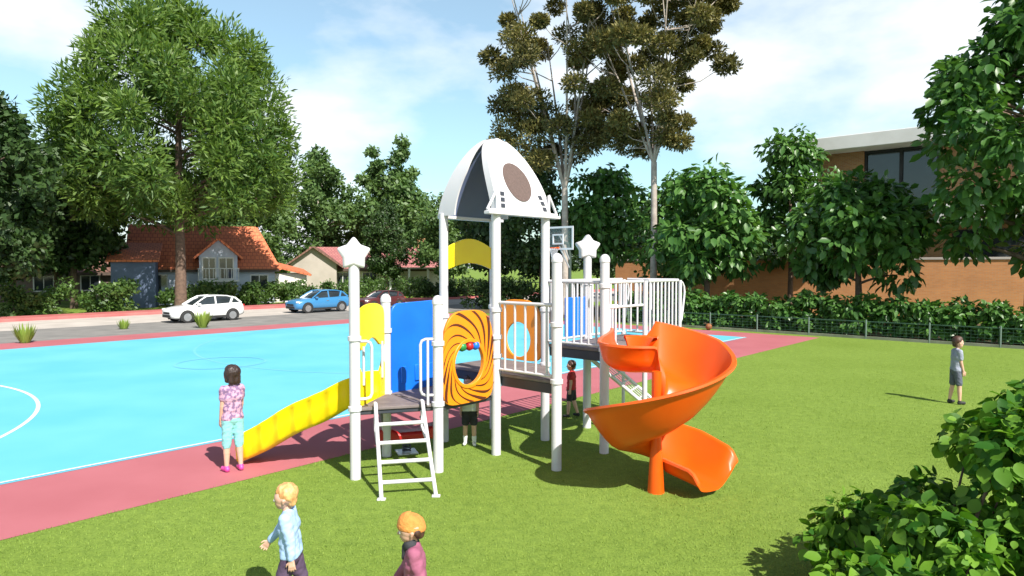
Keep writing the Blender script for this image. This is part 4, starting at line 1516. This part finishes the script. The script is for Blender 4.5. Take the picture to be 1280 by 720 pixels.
# 3. tall olive trees with pale limbs
def olive_tree(seed, z_fork, z0, z1, w, n, label, loc, skew=0.0, trunk_r=.2, bark=None, extra=()):
    rng = np.random.default_rng(seed)
    def prof(h):
        return w * (.62 + .38 * math.sin(math.pi * min(1, h * .9)))
    cl = [((x, y, z), (r, r, r * .7)) for x, y, z, r in extra]
    tries = 0
    while len(cl) < n and tries < 5000:
        tries += 1
        h = rng.uniform(0, 1)
        a = rng.uniform(0, 2 * math.pi)
        rr = prof(h) * math.sqrt(rng.uniform(.18, 1)) * (.8 if h < .15 else 1)
        c = (rr * math.cos(a) + skew * h, rr * math.sin(a), z0 + (z1 - z0) * h + (0.10 * rr))
        r = rng.uniform(.45, .95)
        if all((c[0] - o[0][0]) ** 2 + (c[1] - o[0][1]) ** 2 + ((c[2] - o[0][2]) * 1.2) ** 2 > (.50 * (r + o[1][0])) ** 2 for o in cl):
            cl.append((c, (r, r, r * .66)))
    me = foliage_mesh("crown_olive", seed, cl, 760, .21, .45, mode='spray', fill=.25, jitter=.7)
    tb = MB()
    tb.tube([(0, 0, -.1), (.03, .02, z_fork * .5), (0, 0, z_fork)], [trunk_r, trunk_r * .8, trunk_r * .72], 12)
    # main limbs fanning up from the fork, twigs from limbs to tufts
    mains = []
    for q in range(8):
        a = q * 2 * math.pi / 8 + rng.uniform(-.25, .25)
        top = Vector((w * .78 * math.cos(a) + skew * .7, w * .78 * math.sin(a), z0 + (z1 - z0) * rng.uniform(.55, .98)))
        if q == 0:
            top = Vector((skew, 0, z1))
        midp = Vector((w * .33 * math.cos(a), w * .33 * math.sin(a), z_fork + (top.z - z_fork) * .38))
        pts = []
        for i in range(9):
            t = i / 8
            pts.append(Vector((0, 0, z_fork - .1)) * (1 - t) ** 2 + midp * 2 * t * (1 - t) + top * t * t)
        r_ = trunk_r * rng.uniform(.34, .5)
        tb.tube(pts, [r_ * (1 - .82 * i / 8) for i in range(9)], 8)
        mains.append(pts)
    for (c, rad) in cl:
        c = Vector(c)
        best = min((p for pts in mains for p in pts[1:8]), key=lambda p: (p - c).length + (3 if p.z > c.z - .4 else 0))
        m_ = best.lerp(c, .5) + Vector((0, 0, -.1 * (c - best).length))
        tb.tube([best, m_, c], [trunk_r * .16, trunk_r * .11, trunk_r * .05], 6)
    return tree("olive_tree", loc, label, me, tb, L_OLIVE, bark or M['bark_pale'])
olive_tree(51, 8.3, 9.0, 20.5, 4.2, 112, "tall olive brown tree with pale slim trunk, right one of the pair", (7.55, 36.5, 0), -.2, .21)
olive_tree(52, 7.2, 9.0, 20.0, 4.2, 75, "tall sparser olive tree with grey limbs left of its pale trunked neighbour", (3.0, 39.0, 0), -.5, .24,
           extra=[(-2.6, -.5, 9.3, 1.0), (-1.6, -.8, 10.2, 1.1), (-3.2, 0, 10.6, 1.0), (-2.2, .4, 11.4, 1.1), (-3.6, .3, 11.9, .8), (-1.0, -.5, 11.2, 1.0), (-2.9, -.7, 12.2, .9), (-3.5, -.4, 9.8, .8), (-1.5, -1.1, 8.6, .9), (1.2, -.8, 9.6, 1.0), (1.9, -.4, 10.6, 1.0)])

# 4. broad leaved trees on the right
def broad(seed, z0, z1, w, n, r, label, loc, lsize=.43, per=92, rz=0, flat=.7, trunk=.16, name="broad_leaved_tree"):
    rng = np.random.default_rng(seed)
    def prof(h):
        return w * math.sin(math.pi * min(1, h * .86 + .14)) ** flat
    cl = envelope_clumps(rng, z0, z1, prof, r, n, surf=.7, squash=.75)
    me = foliage_mesh("crown_broad", seed, cl, per, lsize, .62, shape='ovate', mode='droop', fill=.45, jitter=.45)
    tb = limb_mesh(rng, [(0, 0, -.1), (.05, .02, z0 * .8), (-.05, 0, z0 + (z1 - z0) * .4), (0, 0, z0 + (z1 - z0) * .8)], [trunk, trunk * .85, trunk * .5, trunk * .2], cl, step=2, r0=trunk * .5, fork=max(.5, z0 * .6))
    return tree(name, loc, label, me, tb, L_MAG, M['bark'], rz)
broad(61, 3.4, 9.2, 2.7, 42, .85, "dense broad leaved tree between the twin olive trunks", (5.5, 41.5, 0))
broad(62, 2.3, 7.5, 2.75, 44, .85, "broad leaved tree over the right end of the railings, right of the pale trunk", (9.45, 33.2, 0))
broad(63, 3.2, 10.3, 2.6, 44, .85, "taller broad leaved tree left of the modern brick building", (15.6, 38.3, 0), flat=.6)
broad(64, 2.05, 6.5, 2.95, 52, .85, "broad leaved tree in front of the brick building's window", (14.9, 29.4, 0))
broad(65, 3.0, 12.8, 3.9, 100, .95, "tallest broad leaved tree at the right edge of the photo", (19.35, 25.4, 0), trunk=.28, per=88, flat=.5)
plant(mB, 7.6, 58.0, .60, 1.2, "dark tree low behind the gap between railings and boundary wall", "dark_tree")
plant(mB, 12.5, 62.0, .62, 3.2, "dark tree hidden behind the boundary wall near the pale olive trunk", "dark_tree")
broad(66, 1.6, 8.0, 2.4, 36, .85, "small leaved bluish tree just right of the pale olive trunk", (9.2, 38.5, 0), lsize=.34, per=110)

# hedges across the road
def hedge(p0, p1, h, w, seed, label, dens=19, lm=None):
    rng = np.random.default_rng(seed)
    d = p1 - p0
    L = d.length
    cl = []
    n = int(L * dens / 2.4)
    for i in range(n):
        t = rng.uniform(0, 1)
        r = rng.uniform(.34, .6)
        zc = rng.uniform(.25, h - r * .55) + .12 * math.sin(t * L * 1.7 + seed)
        off = rng.uniform(-w / 2, w / 2)
        nrm = Vector((-d.y, d.x, 0)).normalized()
        p = d * t + nrm * off
        cl.append(((p.x, p.y, max(zc, .25)), (r, r, r * .85)))
    me = foliage_mesh("hedge", seed, cl, 120, .22, .55, fill=.4)
    o = link_mesh("hedge", me, lm or L_HEDGE, None, 0, 0, p0)
    tag(o, label, "hedge")
    return o
hedge(CP(-4, 35.8), CP(14.0, 35.8), 1.95, 1.5, 71, "clipped hedge beyond the road at far left, under the dark trees")
hedge(CP(16.2, 36.2), CP(23.6, 36.2), 1.75, 1.5, 72, "hedge beyond the road behind the white car, under the feathery tree")
hedge(CP(23.4, 36.4), CP(30.5, 36.4), 1.6, 1.5, 73, "hedge beyond the road behind the blue car")
def shrub_clump(x, y, seed, rad, h, label, name="shrub", lm=None, lsize=.22):
    rng = np.random.default_rng(seed)
    cl = []
    for i in range(16):
        a = rng.uniform(0, 6.28)
        r = rad * math.sqrt(rng.uniform()) * .75
        cl.append(((r * math.cos(a), r * math.sin(a), rng.uniform(.3, max(.35, h - .4))), (rad * .42,) * 3))
    me = foliage_mesh("shrub", seed, cl, 110, lsize, .55, fill=.4)
    o = link_mesh(name, me, lm or L_HEDGE, None, 0, 0, (x, y, 0))
    tag(o, label, "shrub")
    return o
shrub_clump(-12.4, 58.0, 74, 2.1, 1.6, "rounded shrub before the low cream house, right of the near star post")
shrub_clump(-8.6, 57.0, 75, 1.7, 1.7, "rounded shrub before the porch of the low cream house")
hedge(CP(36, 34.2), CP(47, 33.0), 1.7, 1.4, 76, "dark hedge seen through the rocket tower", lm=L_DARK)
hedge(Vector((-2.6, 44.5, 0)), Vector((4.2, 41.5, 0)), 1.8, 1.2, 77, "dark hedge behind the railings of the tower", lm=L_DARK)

# row of shrubs behind the mesh fence
def shrub_mesh(seed):
    rng = np.random.default_rng(seed)
    cl = []
    for i in range(22):
        a = rng.uniform(0, 6.28)
        r = .62 * math.sqrt(rng.uniform())
        cl.append(((r * math.cos(a), r * math.sin(a), rng.uniform(.25, 1.35)), (.3, .3, .24)))
    me = foliage_mesh("row_shrub", seed, cl, 42, .24, .6, shape='ovate', mode='droop', fill=.35)
    me.materials.append(L_MAG)
    return me
sm1, sm2 = shrub_mesh(81), shrub_mesh(82)
rng = np.random.default_rng(83)
i = 0
s_ = -9.6
while s_ < 9.5:
    o = bpy.data.objects.new("row_shrub", (sm1, sm2)[i % 2])
    COL.objects.link(o)
    o.location = FP(s_, 1.05 + rng.uniform(-.1, .2))
    o.rotation_euler = (0, 0, rng.uniform(0, 6.28))
    f = rng.uniform(.86, 1.1)
    o.scale = (f, f, f * rng.uniform(.92, 1.12))
    tag(o, "leafy green shrub in the row between mesh fence and orange wall", "shrub", "row of shrubs behind the mesh fence")
    s_ += 1.08 + rng.uniform(-.12, .12)
    i += 1

# foreground bush
rng = np.random.default_rng(91)
cl = []
def blob(c, rad, n, r):
    for _ in range(n):
        d = rng.normal(size=3)
        d /= np.linalg.norm(d)
        f = rng.uniform(.35, 1.0) ** .6
        p = np.array(c) + d * np.array(rad) * f
        if p[2] > .1:
            cl.append((tuple(p), (r, r, r * .8)))
blob((1.05, .35, .95), (.85, .75, .95), 34, .26)
blob((.35, -.1, .55), (.75, .55, .62), 28, .24)
blob((-.35, -.35, .40), (.48, .45, .42), 16, .20)
blob((.5, .95, .5), (.7, .5, .55), 14, .22)
bush = foliage_mesh("bush", 92, cl, 150, .094, .80, shape='round', mode='droop', fill=.3, jitter=.6, szvar=.55, tintvar=1.5)
bush.polygons.foreach_set('use_smooth', [True] * len(bush.polygons))
bb_ = empty("bush", (2.84, 4.75, 0))
tag(bb_, "big bright green bush with broad leaves in the right foreground corner", "bush")
link_mesh("foliage", bush, L_BUSH, bb_, 0, 0)
st = MB()
for (c, r) in cl[::3]:
    c = Vector(c)
    st.tube([(c.x * .35, c.y * .35, 0), (c.x * .6, c.y * .6, c.z * .55), tuple(c)], [.022, .014, .005], 6)
st.build("stems", M['bark'], bb_)

# grass tufts in the far court edge
for (x, y, sc, lab) in ((-17.6, 24.6, 1.0, "tuft of upright grass at far left on the red court edge"),
                        (-17.1, 30.0, .62, "small pale tuft of grass on the red court edge left of the white car"),
                        (-13.9, 30.6, 1.15, "spreading green tuft of grass in front of the white car")):
    rng = np.random.default_rng(int(abs(x) * 10))
    n = 90
    a = rng.uniform(0, 6.28, n)
    sp = rng.uniform(.05, .55, n)
    P = np.stack([.14 * np.cos(a), .14 * np.sin(a), np.zeros(n)], 1)
    T = np.stack([sp * np.cos(a), sp * np.sin(a), np.ones(n)], 1)
    N = np.stack([np.cos(a), np.sin(a), -.3 * np.ones(n)], 1)
    V, F, ti = leaves_arrays(rng, P, T, N, rng.uniform(.35, .8, n) * sc, .12, LEAF_RHOMB, rng.uniform(0, 1, n))
    o = link_mesh("grass_tuft", np_mesh("grass_tuft", V, F, ti), L_GRASS, None, 0, 0, (x, y, 0))
    tag(o, lab, "grass tuft")

# short grass blades on the lawn near the viewer
rng = np.random.default_rng(101)
n = 380000
Y = 3.6 + (rng.uniform(0, 1, n) ** 1.7) * 24
X = rng.uniform(-1, 1, n) * (Y * .80 + .6)
off = (X - C0.x) * CN.x + (Y - C0.y) * CN.y
keep = off < 0.025
X, Y = X[keep], Y[keep]
# patchy: drop blades where a smooth pattern is low
pat = np.sin(X * 3.1 + np.sin(Y * 2.3) * 1.4) * np.cos(Y * 2.7 + np.sin(X * 1.9)) * .5 + .5
k2 = rng.uniform(0, 1, len(X)) < (.45 + .55 * pat) * np.clip((27 - Y) / 14, 0, 1)
X, Y = X[k2], Y[k2]
n = len(X)
P = np.stack([X, Y, np.full(n, -.004)], 1)
a = rng.uniform(0, 6.28, n)
T = np.stack([np.cos(a) * .6, np.sin(a) * .6, np.ones(n)], 1)
N = np.stack([np.cos(a), np.sin(a), rng.uniform(-.2, .8, n)], 1)
hgt = rng.uniform(.012, .032, n) * (0.8 + .5 * np.clip(Y / 12, 0, 1))
V, F, ti = leaves_arrays(rng, P, T, N, hgt, .22, LEAF_RHOMB, np.clip(rng.normal(.5, .28, n), 0, 1))
o = link_mesh("grass", np_mesh("grass", V, F, ti), L_GRASS, None, 0, 0)
tag(o, None, None, None, "stuff")

# ------------------------------------------------------------------ people
SKIN = mat("skin", (.60, .36, .27), .55, (.56, .32, .235), 6)
SKIN_D = mat("skin_tan", (.42, .235, .165), .55, (.39, .21, .15), 6)
def capsule(mb, p0, p1, r0, r1, seg=14):
    p0, p1 = Vector(p0), Vector(p1)
    d = p1 - p0
    d = d.normalized() if d.length > 1e-6 else Vector((0, 0, 1))
    pts, rr = [], []
    for i in range(7):
        t = math.pi / 2 * (1 - i / 6)
        pts.append(p0 - d * r0 * math.sin(t)); rr.append(max(r0 * math.cos(t), 1e-4))
    for i in range(7):
        t = math.pi / 2 * i / 6
        pts.append(p1 + d * r1 * math.sin(t) + d * 1e-5); rr.append(max(r1 * math.cos(t), 1e-4))
    mb.tube(pts, rr, seg)
from mathutils import noise as mnoise
def remeshed(name, mb, voxel, smooth_it, m, parent, cuts=(), sub=0):
    tmp = mb.build("tmp_shape", None, None, 0, 0)
    md = tmp.modifiers.new("r", 'REMESH')
    md.mode = 'VOXEL'
    md.voxel_size = voxel
    if smooth_it:
        sm = tmp.modifiers.new("s", 'SMOOTH')
        sm.factor = .5
        sm.iterations = smooth_it
    dg = bpy.context.evaluated_depsgraph_get()
    dg.update()
    me = bpy.data.meshes.new_from_object(tmp.evaluated_get(dg))
    old = tmp.data
    bpy.data.objects.remove(tmp)
    bpy.data.meshes.remove(old)
    if cuts:
        bm = bmesh.new()
        bm.from_mesh(me)
        for co, no in cuts:
            bmesh.ops.bisect_plane(bm, geom=bm.verts[:] + bm.edges[:] + bm.faces[:], plane_co=co, plane_no=no, clear_outer=True)
        bm.to_mesh(me)
        bm.free()
    amp = {"shirt": .007, "trousers": .007, "hair": .006, "scarf": .005}.get(name, 0)
    if amp:
        sx, sz = (46, 14) if name == "hair" else (15, 24)
        nrm = [v.normal.copy() for v in me.vertices]
        for v, n_ in zip(me.vertices, nrm):
            q = Vector((v.co.x * sx, v.co.y * sx, v.co.z * sz + v.co.x * 9))
            f = mnoise.noise(q) + .5 * mnoise.noise(q * 2.1)
            v.co += n_ * amp * f
        me.update()
    me.name = name
    return link_mesh(name, me, m, parent, 0, 80)

def person(loc, heading, h, label, pose, shirt, trousers, shoe_m, hair_m, sleeve=.55, leg_len=.55, hairstyle='short', skin=SKIN, lean=0.0, socks=None, turn=0.0, slim=1.0):
    """local +x is forward, +y is the person's left"""
    root = empty("person", loc, heading)
    tag(root, label, "person")
    def s(x, y, z): return Vector((x * h, y * h, z * h))
    J_ = {}
    def limbdir(sw, ab, side):
        return Vector((math.sin(sw) * math.cos(ab), side * math.sin(ab), -math.cos(sw) * math.cos(ab)))
    hipz = .49
    feet = []
    for side, nm in ((1, 'L'), (-1, 'R')):
        hp_ = Vector((0, side * .05, hipz))
        kn = hp_ + limbdir(R(pose.get('hip' + nm, 0)), R(3), side) * .222
        an = kn + limbdir(R(pose.get('hip' + nm, 0) - pose.get('knee' + nm, 4)), R(1), side) * .222
        J_['hip' + nm], J_['kn' + nm], J_['an' + nm] = hp_, kn, an
        feet.append(an.z)
    dz = .047 - min(feet)
    for k_ in J_:
        J_[k_] = J_[k_] + Vector((0, 0, dz))
    def T(x, y, z):
        # torso point with forward lean about the hips
        v = Vector((x, y, z - .5))
        v = Matrix.Rotation(R(lean), 3, 'Y') @ v
        return v + Vector((0, 0, .5 + dz))
    for side, nm in ((1, 'L'), (-1, 'R')):
        sh = T(0, side * .090, .775)
        el = sh + limbdir(R(pose.get('sh' + nm, 0)), R(pose.get('ab' + nm, 8)), side) * .148
        wr = el + limbdir(R(pose.get('sh' + nm, 0) + pose.get('el' + nm, 12)), R(pose.get('ab' + nm, 8) - 4), side) * .132
        J_['sh' + nm], J_['el' + nm], J_['wr' + nm] = sh, el, wr
    def torso(mb, g):
        capsule(mb, T(0, -.072, .768) * h, T(0, .072, .768) * h, (.040 + g) * h, (.040 + g) * h)
        capsule(mb, T(0, -.045, .70) * h, T(0, .045, .70) * h, (.062 + g) * h, (.062 + g) * h)
        capsule(mb, T(0.005, -.034, .60) * h, T(0.005, .034, .60) * h, (.060 + g) * h, (.060 + g) * h)
        capsule(mb, T(0, -.042, .515) * h, T(0, .042, .515) * h, (.063 + g) * h, (.063 + g) * h)
        for y in (-.035, .035):
            capsule(mb, T(0, y, .53) * h, T(0, y, .73) * h, (.058 + g) * h, (.056 + g) * h)
    b = MB()
    torso(b, 0)
    capsule(b, T(-.005, 0, .78) * h, T(.008, 0, .86) * h, .034 * h, .031 * h)
    # head, turned about the neck
    hc_ = T(.008, 0, .86)
    def Hd(x, y, z):
        v = Vector((x, y, z - .86))
        v = Matrix.Rotation(R(turn), 3, 'Z') @ v
        v = Matrix.Rotation(R(lean * .35), 3, 'Y') @ v
        return (hc_ + v) * h
    capsule(b, Hd(-.014, -.012, .925), Hd(-.014, .012, .925), .066 * h, .066 * h)
    capsule(b, Hd(.012, -.012, .915), Hd(.012, .012, .915), .062 * h, .062 * h)
    capsule(b, Hd(.020, -.012, .885), Hd(.020, .012, .885), .050 * h, .050 * h)
    capsule(b, Hd(.032, -.008, .862), Hd(.032, .008, .862), .034 * h, .034 * h)
    capsule(b, Hd(.068, 0, .905), Hd(.078, 0, .888), .006 * h, .010 * h)
    capsule(b, Hd(.062, -.012, .868), Hd(.062, .012, .868), .007 * h, .007 * h)
    for sd in (-1, 1):
        capsule(b, Hd(-.004, sd * .073, .905), Hd(.000, sd * .071, .885), .014 * h, .009 * h)
        capsule(b, Hd(.03, sd * .03, .888), Hd(.03, sd * .03, .880), .030 * h, .028 * h)
    for side, nm in ((1, 'L'), (-1, 'R')):
        sh, el, wr = J_['sh' + nm], J_['el' + nm], J_['wr' + nm]
        capsule(b, sh * h, el * h, .035 * h, .025 * h)
        capsule(b, el * h, wr * h, .026 * h, .0175 * h)
        d = (wr - el).normalized()
        fwd = Vector((1, 0, 0)) - d * d.x
        fwd.normalize()
        inw = Vector((0, -side, 0))
        # palm and five fingers
        for o_ in (-.011, 0, .011):
            capsule(b, (wr + fwd * o_ * .7) * h, (wr + d * .045 + fwd * o_ * 1.35) * h, .0125 * h, .0105 * h, 10)
        for q, (o_, ln_) in enumerate(((-.0215, .028), (-.0075, .037), (.0075, .040), (.0215, .034))):
            b0 = wr + d * .046 + fwd * o_ * .9
            dd = (d + fwd * o_ * 9 + inw * .12).normalized()
            m1 = b0 + dd * ln_ * .55
            e1 = m1 + (dd + inw * .55).normalized() * ln_ * .5
            capsule(b, b0 * h, m1 * h, .0066 * h, .0060 * h, 8)
            capsule(b, m1 * h, e1 * h, .0060 * h, .0050 * h, 8)
        t0 = wr + d * .014 + fwd * .012
        t1 = t0 + (d * .55 + fwd * .85 + inw * .15).normalized() * .026
        t2 = t1 + (d * .9 + fwd * .3 + inw * .3).normalized() * .020
        capsule(b, t0 * h, t1 * h, .0085 * h, .0070 * h, 8)
        capsule(b, t1 * h, t2 * h, .0068 * h, .0055 * h, 8)
        hp_, kn, an = J_['hip' + nm], J_['kn' + nm], J_['an' + nm]
        capsule(b, hp_ * h, kn * h, .056 * h, .036 * h)
        capsule(b, kn * h, kn.lerp(an, .4) * h, .034 * h, .034 * h)
        capsule(b, kn.lerp(an, .35) * h, an * h, .034 * h, .022 * h)
        fd = Vector((1, side * .12, 0)).normalized()
        heel = Vector((an.x, an.y, an.z - .024))
        capsule(b, (heel - fd * .010) * h, (heel + fd * .075) * h, .020 * h, .017 * h)
    root.scale = (slim, slim, 1)
    remeshed("body", b, .0052, 3, skin, root)
    # shirt
    t = MB()
    torso(t, .011)
    for side, nm in ((1, 'L'), (-1, 'R')):
        sh, el, wr = J_['sh' + nm], J_['el' + nm], J_['wr' + nm]
        if sleeve <= 1:
            e = sh.lerp(el, sleeve)
            capsule(t, sh * h, e * h, .047 * h, .041 * h)
        else:
            capsule(t, sh * h, el * h, .047 * h, .036 * h)
            e = el.lerp(wr, min(sleeve - 1, .93))
            capsule(t, el * h, e * h, .037 * h, .027 * h)
    capsule(t, T(-.004, -.01, .80) * h, T(-.004, .01, .80) * h, .038 * h, .038 * h)
    up = (T(0, 0, 1) - T(0, 0, 0)).normalized()
    hem = pose.get('hem', .475)
    remeshed("shirt", t, .008, 5, shirt, root, cuts=[(T(0, 0, hem) * h, -up)] if hem > .4 and sleeve <= 1 and pose.get('cut', 0) else ())
    # trousers
    t = MB()
    capsule(t, T(0, -.04, .505) * h, T(0, .04, .505) * h, .073 * h, .073 * h)
    for side, nm in ((1, 'L'), (-1, 'R')):
        hp_, kn, an = J_['hip' + nm], J_['kn' + nm], J_['an' + nm]
        if leg_len <= 1:
            e = hp_.lerp(kn, leg_len)
            capsule(t, hp_ * h, e * h, .066 * h, .054 * h)
        else:
            capsule(t, hp_ * h, kn * h, .064 * h, .047 * h)
            e = kn.lerp(an, min(leg_len - 1, .95))
            capsule(t, kn * h, e * h, .046 * h, .040 * h)
    remeshed("trousers", t, .008, 4, trousers, root)
    # shoes
    for side, nm in ((1, 'L'), (-1, 'R')):
        an = J_['an' + nm]
        fd = Vector((1, side * .12, 0)).normalized()
        heel = Vector((an.x, an.y, an.z - .021))
        t = MB()
        capsule(t, (heel - fd * .012) * h, (heel + fd * .070) * h, .026 * h, .0235 * h)
        capsule(t, heel * h, (heel + Vector((0, 0, .02))) * h, .027 * h, .027 * h)
        zmin = (an.z - .047) * h
        remeshed("shoe", t, .006, 3, shoe_m, root, cuts=[(Vector((0, 0, zmin + .002)), Vector((0, 0, -1)))])
        if socks:
            kn = J_['kn' + nm]
            t = MB()
            capsule(t, an * h, an.lerp(kn, .35) * h, .027 * h, .034 * h)
            remeshed("sock", t, .006, 2, socks, root)
    # face
    for sd in (-1, 1):
        e = MB()
        capsule(e, Hd(.0665, sd * .025, .899), Hd(.0665, sd * .025, .8992), .0105 * h, .0105 * h, 10)
        eo = e.build("eye", M_EYE, root, 0, 80)
        e = MB()
        capsule(e, Hd(.0745, sd * .0255, .899), Hd(.0745, sd * .0255, .8992), .0048 * h, .0048 * h, 8)
        e.build("iris", M_IRIS, eo, 0, 80)
        e = MB()
        capsule(e, Hd(.0705, sd * .014, .917), Hd(.0655, sd * .036, .916), .0035 * h, .0025 * h, 6)
        e.build("eyebrow", hair_m, root, 0, 80)
    e = MB()
    capsule(e, Hd(.0655, -.013, .866), Hd(.0655, .013, .866), .0052 * h, .0052 * h, 8)
    e.build("mouth", M_LIP, root, 0, 80)
    # hair
    t = MB()
    if hairstyle == 'cap':
        lv = []
        seg = 24
        prof = [(.0805, .908), (.084, .915), (.084, .932), (.081, .938), (.079, .955), (.070, .978), (.050, .998), (.022, 1.008), (.001, 1.010)]
        for r_, z_ in prof:
            lv.append([Hd(-.004 + r_ * 1.08 * math.cos(2 * math.pi * q / seg), r_ * .96 * math.sin(2 * math.pi * q / seg), z_ - .012 * math.cos(2 * math.pi * q / seg) * -1) for q in range(seg)])
        MB().loft(lv).build("knit_cap", hair_m, root, 0, 60)
        t = MB()
        for sd in (-1, 1):
            capsule(t, Hd(-.03, sd * .05, .905), Hd(-.05, sd * .03, .875), .030 * h, .024 * h)
        capsule(t, Hd(-.055, 0, .905), Hd(-.055, 0, .868), .035 * h, .026 * h)
        remeshed("hair", t, .006, 3, M_HAIR_BROWN, root)
    else:
        capsule(t, Hd(-.020, -.012, .938), Hd(-.020, .012, .938), .071 * h, .071 * h)
        capsule(t, Hd(.012, -.02, .966), Hd(.012, .02, .966), .042 * h, .042 * h)
        capsule(t, Hd(.036, -.03, .962), Hd(.036, .03, .960), .024 * h, .022 * h)
        rr2 = random.Random(int(h * 1000) + len(label))
        for q in range(26):
            a = rr2.uniform(0, 6.28)
            el_ = rr2.uniform(.1, 1.3)
            p = (-.012 + .066 * math.cos(a) * math.cos(el_), .064 * math.sin(a) * math.cos(el_), .938 + .066 * math.sin(el_))
            capsule(t, Hd(*p), Hd(p[0] + rr2.uniform(-.02, .02), p[1] + rr2.uniform(-.02, .02), p[2] + rr2.uniform(-.02, .012)), .014 * h, .006 * h, 8)
        if hairstyle == 'bob':
            for sd in (-1, 1):
                capsule(t, Hd(-.01, sd * .056, .93), Hd(-.012, sd * .056, .866), .030 * h, .024 * h)
            capsule(t, Hd(-.045, -.028, .92), Hd(-.048, -.028, .855), .040 * h, .032 * h)
            capsule(t, Hd(-.045, .028, .92), Hd(-.048, .028, .855), .040 * h, .032 * h)
            for q in range(14):
                y_ = rr2.uniform(-.07, .07)
                capsule(t, Hd(-.06, y_, .90), Hd(-.060 + rr2.uniform(-.01, .01), y_ * 1.05, .83 + rr2.uniform(0, .03)), .016 * h, .008 * h, 8)
        else:
            capsule(t, Hd(-.045, -.03, .91), Hd(-.05, -.025, .870), .036 * h, .026 * h)
            capsule(t, Hd(-.045, .03, .91), Hd(-.05, .025, .870), .036 * h, .026 * h)
        remeshed("hair", t, .006, 2, hair_m, root)
    return root, T, Hd, J_

M_EYE = mat("eye_white", (.75, .74, .72), .2)
M_IRIS = mat("iris", (.05, .03, .02), .15)
M_LIP = mat("lip", (.42, .14, .12), .5)
M_HAIR_BROWN = mat("brown_hair", (.045, .02, .014), .55, (.08, .035, .022), 40)
M_HAIR_DARK = mat("dark_hair", (.02, .012, .012), .5, (.04, .02, .018), 40)
M_HAIR_BLOND = mat("strawberry_blond_hair", (.50, .24, .09), .55, (.68, .42, .17), 30)
C_FLORAL = mat("floral_cotton", (.52, .30, .42), .85, (.20, .12, .24), 22, ramp=(.46, .56), bump=.25, bscale=14)
C_AQUA = mat("aqua_cotton", (.26, .60, .62), .85, (.22, .53, .55), 8, bump=.25, bscale=12)
C_SKY = mat("light_blue_knit", (.36, .50, .74), .9, (.30, .44, .68), 10, bump=.35, bscale=14)
C_PLUM = mat("plum_denim", (.06, .035, .075), .85, (.09, .055, .105), 12, bump=.3, bscale=14)
C_MAUVE = mat("mauve_jacket", (.33, .10, .17), .8, (.27, .075, .135), 9, bump=.35, bscale=13)
C_ORANGE_KNIT = mat("orange_knit", (.62, .25, .06), .95, (.54, .20, .045), 30, bump=.5, bscale=60)
C_GREY = mat("grey_blue_cotton", (.30, .32, .40), .85, (.25, .27, .35), 10, bump=.3, bscale=14)
C_DARK = mat("dark_cotton", (.022, .022, .028), .85, (.035, .035, .042), 10, bump=.3, bscale=14)
C_SHORT = mat("slate_cotton", (.10, .11, .15), .85, (.08, .09, .125), 10, bump=.3, bscale=14)
C_RED = mat("red_cotton", (.42, .025, .03), .85, (.36, .02, .025), 10, bump=.3, bscale=14)
C_WHITE = mat("white_cotton", (.72, .72, .70), .85, (.64, .64, .62), 10, bump=.2, bscale=14)
C_PINK = mat("pink_shoe", (.60, .06, .30), .5)

person((-3.80, 9.22, .004), R(138), 1.44, "girl with dark bobbed hair and aqua leggings at the foot of the yellow slide",
       dict(hipL=3, hipR=-3, shL=4, shR=6, elL=10, elR=14, abL=5, abR=5), C_FLORAL, C_AQUA, C_PINK, M_HAIR_DARK, .5, 1.12, 'bob', slim=.9)
person((8.98, 13.75, 0), R(-6), 1.37, "child in grey shirt and slate shorts standing alone on the far lawn at right",
       dict(hipL=-5, hipR=8, kneeL=6, kneeR=6, shL=-4, shR=6, elL=8, elR=10, abL=5, abR=5), C_GREY, C_SHORT, M['black'], M_HAIR_BROWN, .6, .8, 'short', lean=3, slim=.86)
person((-1.74, 5.32, 0), R(186), 1.10, "child with strawberry blond hair and light blue sweater walking in the left foreground",
       dict(hipL=20, hipR=-16, kneeL=8, kneeR=18, shL=-16, shR=30, elL=12, elR=10, abL=10, abR=10), C_SKY, C_PLUM, M['black'], M_HAIR_BLOND, 1.95, 1.9, 'short', lean=5)
_, T4, H4, J4 = person((-.66, 4.66, 0), R(190), 1.10, "child in orange knit cap and mauve jacket in the centre foreground",
       dict(hipL=-12, hipR=16, kneeL=14, kneeR=6, shL=-16, shR=14, elL=12, elR=22, abL=10, abR=10), C_MAUVE, C_PLUM, M['black'], C_ORANGE_KNIT, 1.95, 1.9, 'cap', lean=4)
person((-.66, 10.55, 0), R(-90), 1.10, "child in white shirt and black shorts standing behind the orange swirl panel",
       dict(hipL=2, hipR=-2, shL=6, shR=2, elL=12, elR=14), C_WHITE, C_DARK, C_WHITE, M_HAIR_DARK, .5, .75, 'short', socks=C_WHITE)
person((1.10, 12.55, 0), R(160), 1.05, "child in red shirt and black shorts standing under the upper deck",
       dict(hipL=8, hipR=-8, kneeR=10, shL=-8, shR=10, elL=14, elR=14), C_RED, C_DARK, M['black'], M_HAIR_BROWN, .5, .75, 'short')

sc_ = MB()
capsule(sc_, T4(.0, -.02, .815) * 1.10, T4(.018, .02, .815) * 1.10, .047, .047)
capsule(sc_, T4(.045, .0, .80) * 1.10, T4(.062, .01, .74) * 1.10, .028, .022)
kid4 = [o for o in bpy.data.objects if o.name.startswith("person") and abs(o.location.x + .66) < .001 and abs(o.location.y - 4.66) < .001][0]
remeshed("scarf", sc_, .007, 3, C_DARK, kid4)
